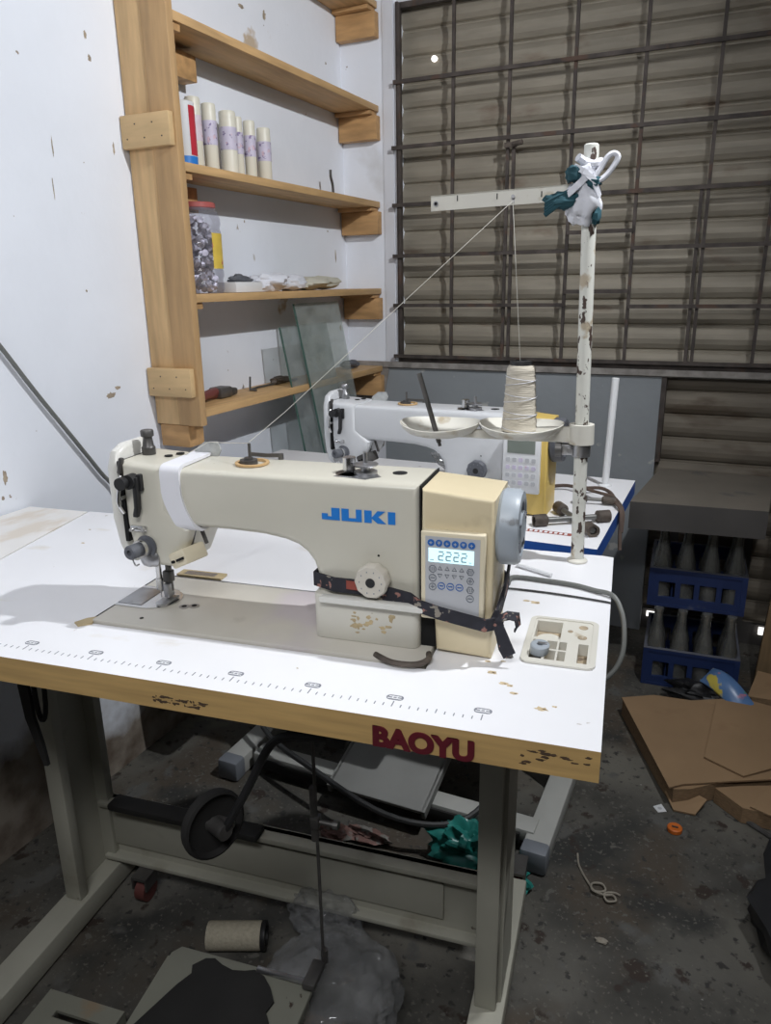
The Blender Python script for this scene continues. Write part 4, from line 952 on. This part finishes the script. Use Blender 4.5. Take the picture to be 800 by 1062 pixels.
# dark bits and a pencil on the tabletop
b = MB(); b.cyl((-.150, .485, .0042), (-.092, .452, .0042), .0035, seg=8); b.solo('chalk_stick', M_wht, 'thin white chalk stick lying in front of the thread stand', 'chalk', (-.12, .47, 0), FT)
for x, y, lab in ((-.118, .172, 'small dark thread snip lying right of the motor housing foot'),):
    b = MB(); b.ball((x, y, .0025), (.006, .003, .0022), noise=.3, seed=2, flat=0.0004); b.solo('thread_snip', M_dsteel, lab, 'scrap', (x, y, 0), FT)
# cables
b = MB(); b.tube([(-.145, .30, .05), (-.150, .38, .012), (-.148, .428, .0045), (-.10, .427, .0045), (-.055, .420, .0045), (-.025, .407, .0045), (.002, .392, .005), (.016, .372, -.012), (.021, .352, -.035), (.020, .337, -.06), (.010, .325, -.082), (-.01, .315, -.095), (-.06, .30, -.10)], .0037, 10, smooth=6)
b.solo('power_cable', M_cable, 'thick grey cable crossing the tabletop behind the machine and over its end', 'cable', (-.1, .42, 0), FT)
b = MB(); b.tube([(-.150, .30, .03), (-.150, .37, .006), (-.145, .386, .0025), (-.08, .384, .0022), (-.012, .374, .0022), (-.0005, .372, .0012)], .0015, 8, smooth=5)
b.solo('signal_wire', M_dcable, 'thin dark wire lying in front of the thick grey cable', 'wire', (-.08, .385, 0), FT)
b = MB(); b.tube([(.012, .25, 1.30), (.012, .33, 1.20), (.012, .405, 1.096), (.012, .47, 1.0), (.013, .545, .895), (.013, .62, .79), (.014, .665, .725), (.014, .72, .55), (.014, .74, .3)], .0048, 10, smooth=5)
b.solo('wall_cable', M_cable, 'grey cable running down the white wall behind the machine head', 'cable', (.012, .5, .9))

# ------------------------------------------------------------------ on the table behind
cw = thing('lug_wrench', 'cross shaped lug wrench lying on the blue edged table', 'wrench', (-.06, .14, .0), FB)
def w2l(x, y): 
    p = FB.m.inverted() @ Vector((x, y, .7237)); return p.x, p.y
def wr(par, a, bb, z=.012, r=.0058, e=.013):
    A = Vector((*w2l(*a), z)); B = Vector((*w2l(*bb), z)); d = (B - A).normalized()
    b = MB(); b.cyl(A, B, r, seg=12)
    for p, s in ((A, 1), (B, -1)):
        b.lathe([(e * .55, .030), (e, .026), (e, 0), (e * .62, 0), (e * .6, .012), (.001, .012)], p - d * s * .005, d * s, 14, 1)
    b.part('bar', [pm('dull_wrench_steel', (.20, .20, .19), .45, metal=.6, var=.2, vs=30), M_rust], par)
wr(cw, (1.012, .795), (1.140, .880)); wr(cw, (1.035, .905), (1.130, .770), .0125)
t = thing('box_spanner', 'short socket spanner lying behind the cross shaped lug wrench', 'wrench', (-.05, .29, 0), FB)
wr(t, (1.055, .992), (1.135, 1.003), .012, .004, .0095)
b = MB(); b.tube([(*w2l(1.062, 1.045), .012), (*w2l(1.058, .99), .012)], .004, 8); b.part('handle', M_rust, t)
b = MB(); b.tube([(-.20, .36, .008), (-.15, .40, .010), (-.10, .38, .014), (-.06, .40, .012), (-.03, .36, .012), (-.012, .30, .01), (.006, .26, .002), (.010, .24, -.04), (.014, .225, -.075)], .0042, 8, smooth=5)
b.tube([(-.12, .42, .008), (-.08, .36, .016), (-.05, .34, .016), (-.02, .33, .012), (.009, .27, .0), (.013, .24, -.04)], .0036, 8, smooth=5)
b.solo('twisted_cord', M_rope, 'brown twisted cord trailing over the right corner of the table behind', 'cord', (-.05, .38, 0), FB)
b = MB(); q = w2l(1.092, 1.168); b.cyl((*q, .0), (q[0] + .007, q[1], .262), .0085, seg=16); b.lathe([(.016, 0), (.016, .003), (.009, .006)], (*q, 0), seg=16)
b.solo('white_rod', M_wht, 'plain white rod standing upright on the right rear of the table behind', 'rod', (*q, 0), FB)
b = MB(); b.ball((-.41, .40, .05), (.06, .05, .05), noise=.4, seed=21, seg=26, ns=6, flat=.0005); b.ball((-.36, .42, .03), (.07, .05, .03), noise=.4, seed=23, seg=26, ns=6, flat=.0005)
b.solo('plastic_wrap', M_film, 'crumpled clear plastic wrap on the table behind, seen below its machine arm', 'plastic', (-.4, .41, 0), FB)
b = MB(); b.box((-.47, .10, .001), (-.40, .16, .022), 0, .003); b.solo('steel_block', M_steel, 'flat steel attachment lying beside the needle of the machine behind', 'attachment', (-.43, .13, 0), FB)

# ================================================================== RECESS: ledge, crates, bottles
sl = thing('counter_slab', 'thick dusty dark slab fixed over the bottle crates', 'counter', (1.36, 1.75, .52))
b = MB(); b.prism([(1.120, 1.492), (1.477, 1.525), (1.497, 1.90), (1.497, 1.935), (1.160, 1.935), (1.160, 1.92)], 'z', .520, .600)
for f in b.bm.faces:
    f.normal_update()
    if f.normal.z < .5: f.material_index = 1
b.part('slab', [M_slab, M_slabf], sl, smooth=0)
for x in (1.215, 1.440):
    b = MB(); b.box((x, 1.895, .0), (x + .025, 1.933, .52)); b.part('support', M_slabf, sl, smooth=0)
def crate(x0, y0, z0, lab, rot=0, w=.272, d=.27, h=.122):
    t = thing('bottle_crate', lab, 'crate', (x0, y0, z0), Fr(0, 0, 0, 0), 'blue bottle crates')
    t.rotation_euler = (0, 0, rot)
    for nm, a, bb, ax in (('front_wall', (x0, y0), (x0 + w, y0 + .010), 'y'), ('back_wall', (x0, y0 + d - .010), (x0 + w, y0 + d), 'y'), ('side_wall', (x0, y0 + .010), (x0 + .010, y0 + d - .010), 'x'), ('side_wall', (x0 + w - .010, y0 + .010), (x0 + w, y0 + d - .010), 'x')):
        b = MB()
        if ax == 'y':
            us = [a[0], a[0] + .035, a[0] + w / 2 - .012, a[0] + w / 2 + .012, bb[0] - .035, bb[0]] if nm != 'front_wall' or True else None
            us = [a[0], a[0] + .030] + [a[0] + .030 + (w - .06) * q for q in (.22, .29, .47, .54, .76, .83, 1)] + [bb[0]]
            zs = [z0, z0 + .030, z0 + .080, z0 + h]
            grid_slab(b, us, zs, lambda i, j: not (j == 1 and i in (1, 3, 5, 7)), 'y', a[1], bb[1])
            b.box((a[0], a[1] - .003, z0 + h - .010), (bb[0], a[1], z0 + h)); b.box((a[0], a[1] - .003, z0 + h), (bb[0], bb[1], z0 + h + .0012), 1); b.box((a[0], a[1] - .003, z0), (bb[0], a[1], z0 + .008))
            if nm == 'front_wall':
                b.box((a[0], a[1] - .003, z0 + .008), (a[0] + .014, a[1], z0 + h - .010)); b.box((bb[0] - .014, a[1] - .003, z0 + .008), (bb[0], a[1], z0 + h - .010))
        else:
            us = [a[1], a[1] + .05, bb[1] - .05, bb[1]]; zs = [z0, z0 + .03, z0 + .08, z0 + h]
            grid_slab(b, us, zs, lambda i, j: not (j == 1 and i == 1), 'x', a[0], bb[0])
        if ax == 'x': b.box((a[0], a[1], z0 + h), (bb[0], bb[1], z0 + h + .0012), 1)
        b.part(nm, [M_crate, M_rim], t, smooth=0)
    b = MB(); b.box((x0 + .010, y0 + .010, z0), (x0 + w - .010, y0 + d - .010, z0 + .005)); b.part('base', M_crate, t, smooth=0)
    b = MB()
    for k in (1, 2, 3): b.box((x0 + w * k / 4 - .0012, y0 + .010, z0 + .005), (x0 + w * k / 4 + .0012, y0 + d - .010, z0 + .06))
    for k in range(1, 4): b.box((x0 + .010, y0 + d * k / 4 - .0012, z0 + .005), (x0 + w - .010, y0 + d * k / 4 + .0012, z0 + .06))
    b.part('divider', M_crate, t, smooth=0)
    return t
ROT = .05
cr1 = crate(1.188, 1.560, .0005, 'dusty blue bottle crate at the bottom of the stack, on the floor', ROT)
cr2 = crate(1.182, 1.600, .2485, 'dusty blue bottle crate on top, just under the dark slab', ROT)
bprof = [(.026, 0), (.029, .004), (.029, .055), (.0265, .075), (.0285, .098), (.028, .118), (.021, .150), (.0145, .180), (.0125, .215), (.0122, .228), (.0142, .230), (.0142, .240), (.0125, .2415), (.001, .2415)]
g0 = None
ORD = ['leftmost', 'second from left', 'third from left', 'rightmost']
for ci, (x0, y0, z0, nm) in enumerate(((1.188, 1.560, .0055, 'bottom'), (1.182, 1.600, .2535, 'top'))):
    for row in range(2):
        for k in range(4):
            lx, ly = .272 * (k + .5) / 4, .27 * (row + .5) / 4
            p = Vector((x0 + lx * math.cos(ROT) - ly * math.sin(ROT), y0 + lx * math.sin(ROT) + ly * math.cos(ROT), z0))
            if g0 is None:
                b = MB(); b.lathe(bprof, (0, 0, 0), seg=18, cap=True); g0 = b.solo('glass_bottle', M_bottle, 'x', 'bottle', (0, 0, 0)); o = g0
            else: o = g0.copy(); COL.objects.link(o)
            o.location = p; o.rotation_euler = (0, 0, k * .7)
            rw = ('front row', 'second row', 'third row')[row]
            o['label'] = 'dusty clear glass bottle, %s in the %s of the %s crate' % (ORD[k], rw, nm)
            o['category'] = 'bottle'; o['group'] = 'glass bottles in the %s crate' % nm

# ================================================================== FLOOR CLUTTER
def sheet_prism(poly, z0, z1, name=None): return None
cb = thing('cardboard_box', 'large flattened brown cardboard box lying on the floor in front of the crates', 'cardboard', (1.4, 1.2, 0))
def card(poly, zs, th, part, mat=(M_card, M_carde), lab=None):
    b = MB()
    A = [b.bm.verts.new((x, y, z + th)) for (x, y), z in zip(poly, zs)]; B_ = [b.bm.verts.new((x, y, z)) for (x, y), z in zip(poly, zs)]
    n = len(poly); fs = [b.bm.faces.new(A), b.bm.faces.new(B_[::-1])]
    for i in range(n): f = b.bm.faces.new((B_[i], B_[(i + 1) % n], A[(i + 1) % n], A[i])); f.material_index = 1
    return b.part(part, list(mat), cb, lab, smooth=0)
card([(1.160, 1.345), (1.285, 1.06), (1.325, .985), (1.36, 1.0), (1.46, 1.085), (1.62, 1.16), (1.70, 1.42), (1.45, 1.46), (1.33, 1.40), (1.24, 1.375)], [.002] * 10, .046, 'folded_panels', (M_card, M_carde))
card([(1.156, 1.35), (1.315, .978), (1.345, 1.005), (1.45, 1.062), (1.62, 1.15), (1.70, 1.43), (1.47, 1.47), (1.34, 1.41), (1.24, 1.40)], [.0505, .0505, .0505, .0505, .0505, .0505, .056, .0505, .0505], .004, 'top_panel')
card([(1.405, 1.42), (1.385, 1.13), (1.475, 1.085), (1.60, 1.20), (1.60, 1.42)], [.0650, .0565, .0565, .060, .065], .004, 'flap')
card([(1.305, 1.015), (1.33, .965), (1.378, .968), (1.40, 1.01), (1.36, 1.03)], [.012, .002, .002, .02, .02], .004, 'torn_flap')
c2 = thing('cardboard_box', 'smaller folded cardboard piece at the right edge, lapping the large flattened box', 'cardboard', (1.52, 1.05, 0)); cb = c2
card([(1.415, 1.038), (1.475, .985), (1.545, .985), (1.70, 1.05), (1.70, 1.13), (1.60, 1.13), (1.47, 1.07)], [.002, .002, .002, .002, .001, .001, .001], .040, 'folded_panels')
card([(1.490, .99), (1.53, .975), (1.70, 1.03), (1.70, 1.10), (1.53, 1.07)], [.043, .043, .048, .055, .05], .004, 'flap')
c3 = thing('cardboard_box', 'small upturned cardboard corner at the right edge behind the large flattened box', 'cardboard', (1.56, 1.47, 0)); cb = c3
card([(1.495, 1.478), (1.60, 1.478), (1.66, 1.56), (1.52, 1.60)], [.001, .001, .001, .001], .06, 'folded_panels'); card([(1.485, 1.476), (1.60, 1.480), (1.66, 1.56), (1.51, 1.60)], [.062, .062, .09, .085], .004, 'flap')
b = MB()
R = []
for i in range(17):
    u = i / 16; w = .030 * (1 - .25 * math.cos(2 * PI * u) * 0 - (abs(u - .5) * 2) ** 6 * .1); hgt = .018 * max(.02, 1 - (abs(u - .5) * 2) ** 4)
    cx, cy, cz = 1.372 + .13 * u, 1.520 - .10 * u, .088 - .05 * u + .014 * math.sin(u * 4)
    R.append([(cx + .6 * w * math.cos(a), cy + .7 * w * math.cos(a), cz + .015 * math.cos(a) + hgt * math.sin(a)) for a in [2 * PI * k / 16 for k in range(16)]])
b.rings(R); b.solo('snack_packet', M_packet, 'crumpled blue and yellow snack packet behind the cardboard, before the crates', 'packet', (1.43, 1.47, .03))
b = MB(); b.ball((1.37, 1.505, .03), (.10, .04, .03), noise=.35, seed=31, seg=24, flat=.001); b.solo('dark_sack', M_bag_b, 'dark empty sack lying between the crates and the cardboard', 'sack', (1.37, 1.505, 0))
b = MB(); b.prism([(1.487, 1.445), (1.527, 1.440), (1.560, 1.440), (1.562, 1.455), (1.487, 1.463)], 'z', .0, .012)
b = MB(); b.box((1.532, 1.625, .001), (1.582, 1.650, 1.15), 0, .003, ry(.05)); b.solo('wooden_plank', M_wood_dk, 'weathered plank standing upright at the right edge beside the crates', 'plank', (1.557, 1.64, 0))
b = MB(); b.ball((1.645, .70, .07), (.15, .17, .085), noise=.3, seed=41, seg=32, ns=5, flat=.001); b.solo('rubbish_bag', M_bag_b, 'black plastic rubbish bag on the floor at the right edge', 'bag', (1.64, .70, 0))
b = MB(); b.tube([(1.475, 1.0, .006), (1.54, .953, .006), (1.62, .90, .006)], .006, 8); b.solo('iron_rod', M_dsteel, 'dark rod on the floor in front of the smaller cardboard piece', 'rod', (1.54, .953, 0))
b = MB(); b.lathe([(.013, .001), (.0165, .002), (.0165, .010), (.014, .012), (.004, .010), (.001, .010)], (1.338, .898, 0), seg=16); b.box((1.331, .896, .010), (1.345, .899, .013), 1); b.solo('plastic_piece', [M_orange, M_dsteel], 'orange plastic piece on the bare floor', 'plastic piece', (1.338, .898, 0))
b = MB(); b.prism([(1.285, .965), (1.298, .947), (1.316, .958), (1.302, .981)], 'z', .001, .002); b.cyl((1.30, .963, .002), (1.30, .963, .0024), .005, seg=10, mat=1); b.solo('paper_scrap', [M_wht, M_panel], 'small white paper scrap on the floor near the cardboard', 'paper', (1.3, .963, 0), smooth=0)
b = MB()
pts = [(1.150, .735, .003), (1.158, .705, .003), (1.172, .680, .003), (1.192, .652, .004), (1.204, .640, .005), (1.222, .648, .006), (1.214, .664, .006), (1.195, .658, .006), (1.198, .638, .008), (1.222, .634, .008), (1.238, .642, .006), (1.246, .630, .006), (1.230, .622, .006), (1.222, .640, .006), (1.240, .652, .004), (1.252, .65, .003)]
b.tube(pts, .0022, 6, smooth=6); b.solo('string_tangle', M_string, 'tangle of dirty string on the floor right of the table leg', 'string', (1.2, .65, 0))
for x, y, lab in ((1.235, .523, 'pale lint scrap on the floor below the string tangle'),):
    b = MB(); b.ball((x, y, .003), (.012, .006, .003), noise=.4, seed=5, flat=.001); b.solo('lint_scrap', M_string, lab, 'scrap', (x, y, 0))
b = MB()
b.ball((.945, .612, .045), (.075, .045, .050), noise=.42, seed=15, seg=40, ns=8, flat=.001); b.ball((1.03, .590, .02), (.045, .03, .022), noise=.42, seed=17, seg=26, ns=7, flat=.001)
b.solo('plastic_bag', M_bag_g, 'crumpled teal green plastic bag on the floor behind the right table leg', 'bag', (.97, .63, 0))
b = MB(); b.ball((.635, .572, .012), (.04, .025, .014), noise=.4, seed=25, seg=24, ns=7, flat=.001); b.ball((.705, .595, .010), (.045, .022, .012), noise=.4, seed=27, seg=24, ns=7, flat=.001)
b.solo('fabric_scraps', pm('dusty_red_fabric', (.17, .095, .08), .9, var=.4, vs=40, spots=[((.20, .19, .17), 25, .52, .06)]), 'heap of reddish fabric scraps on the floor behind the crossbar', 'scraps', (.66, .585, 0))
# treadle of the front table
rt = rx(.10); pv = (-.54, .06, -.64)
b = MB(); b.prism([(-.668, -.09), (-.412, -.09), (-.408, .165), (-.420, .180), (-.652, .180), (-.664, .165)], 'z', -.648, -.636, 0, .003, 2)
b.box((-.668, -.09, -.665), (-.660, .16, -.640)); b.box((-.420, -.09, -.665), (-.412, .16, -.640)); b.xf(Matrix.Translation(pv) @ rt.to_4x4() @ Matrix.Translation(-Vector(pv)))
tr = b.part('treadle', M_pedal, tb, 'chipped cream foot treadle plate with a black rubber mat')
b = MB()
mat_ol = [(-.655, -.085), (-.653, .035), (-.630, .092), (-.621, .114), (-.608, .137), (-.614, .150), (-.598, .167), (-.583, .171), (-.566, .164), (-.545, .160), (-.525, .164), (-.510, .170), (-.490, .164), (-.472, .149), (-.457, .130), (-.462, .111), (-.450, .097), (-.447, .02), (-.445, -.085)]
b.prism(mat_ol, 'z', -.6355, -.630, 0, .001); b.xf(Matrix.Translation(pv) @ rt.to_4x4() @ Matrix.Translation(-Vector(pv))); b.part('rubber_mat', M_rubber, tr)
b = MB(); b.box((-.505, .158, -.635), (-.415, .166, -.628), 0, .001); b.box((-.422, .150, -.635), (-.400, .20, -.622), 1, .003); b.cyl((-.404, .205, -.63), (-.404, .205, -.605), .006, seg=10, mat=1)
b.xf(Matrix.Translation((0, .006, .016))); b.part('rod_bracket', [M_steel, M_dsteel], tr)
b = MB(); b.box((-.66, .035, -.715), (-.42, .075, -.690), 0, .003); b.box((-.64, .04, -.692), (-.62, .07, -.655)); b.box((-.46, .04, -.692), (-.44, .07, -.655)); b.box((-.64, .04, -.759), (-.62, .07, -.715)); b.box((-.46, .04, -.759), (-.44, .07, -.715)); b.part('pivot_bar', M_frame, tr)
fp = thing('foot_plate', 'flat cream steel plate with a slot left of the treadle', 'plate', (-.77, .03, -.76), FT)
b = MB(); us = [-.862, -.825, -.742, -.715]; vs = [-.12, .052, .064, .094]
grid_slab(b, us, vs, lambda i, j: not (i == 1 and j == 1), 'z', -.700, -.694); b.box((-.862, -.12, -.72), (-.857, .094, -.70)); b.box((-.720, -.12, -.72), (-.715, .094, -.70)); b.box((-.857, .089, -.72), (-.720, .094, -.70)); b.part('plate', M_pedal, fp, smooth=0)
for x, y in ((-.855, .085), (-.722, .085), (-.855, -.11), (-.722, -.11)):
    b = MB(); b.box((x - .004, y - .004, -.759), (x + .004, y + .004, -.70)); b.part('support', M_frame, fp)
# thread core lying on the floor
sp = thing('thread_spool', 'cream thread tube lying on its side on the floor behind the treadle', 'spool', (.60, .232, 0))
A = Vector((.553, .213, .0265)); Bq = Vector((.648, .255, .0265)); dd = (Bq - A).normalized()
b = MB(); b.lathe([(.016, 0), (.025, .001), (.0258, .004), (.0258, .1), (.025, .103)], A, dd, 26); b.part('wound_thread', pm('old_tube_thread', (.42, .38, .29), .8, var=.12, vs=30, stretch=(6, 6, 6), bump=.3), sp)
b = MB(); b.lathe([(.0255, .1035), (.0265, .105), (.0265, .112), (.018, .112), (.018, .1045)], A, dd, 26, cap=False); b.part('end_cap', M_black, sp)
# clear plastic bag on the floor
def crumple(mb, c, r, seed, n=40, amp=.25, flat=.001):
    from mathutils import noise as nz
    nv = len(mb.bm.verts); res = bmesh.ops.create_icosphere(mb.bm, subdivisions=5, radius=1)
    for v in res['verts']:
        p = v.co.copy(); k = 1 + amp * (1 - abs(nz.noise(p * 2.3 + Vector((seed, 0, 0)))) * 2.6) * .5 + amp * .5 * (1 - abs(nz.noise(p * 5.5 + Vector((0, seed, 0)))) * 3) * .5
        v.co = Vector(c) + Vector((p.x * r[0] * k, p.y * r[1] * k, p.z * r[2] * k))
        if v.co.z < flat: v.co.z = flat
b = MB(); crumple(b, (.835, .185, .05), (.115, .115, .062), 5, amp=.16); b.solo('plastic_bag', M_film, 'clear plastic bag lying on the floor right of the treadle', 'bag', (.86, .165, 0))
b = MB(); crumple(b, (.745, .335, .04), (.066, .045, .055), 9, amp=.40); b.solo('plastic_wrap', M_film, 'crumpled clear plastic wrap on the floor right of the thread tube', 'plastic', (.725, .285, 0))
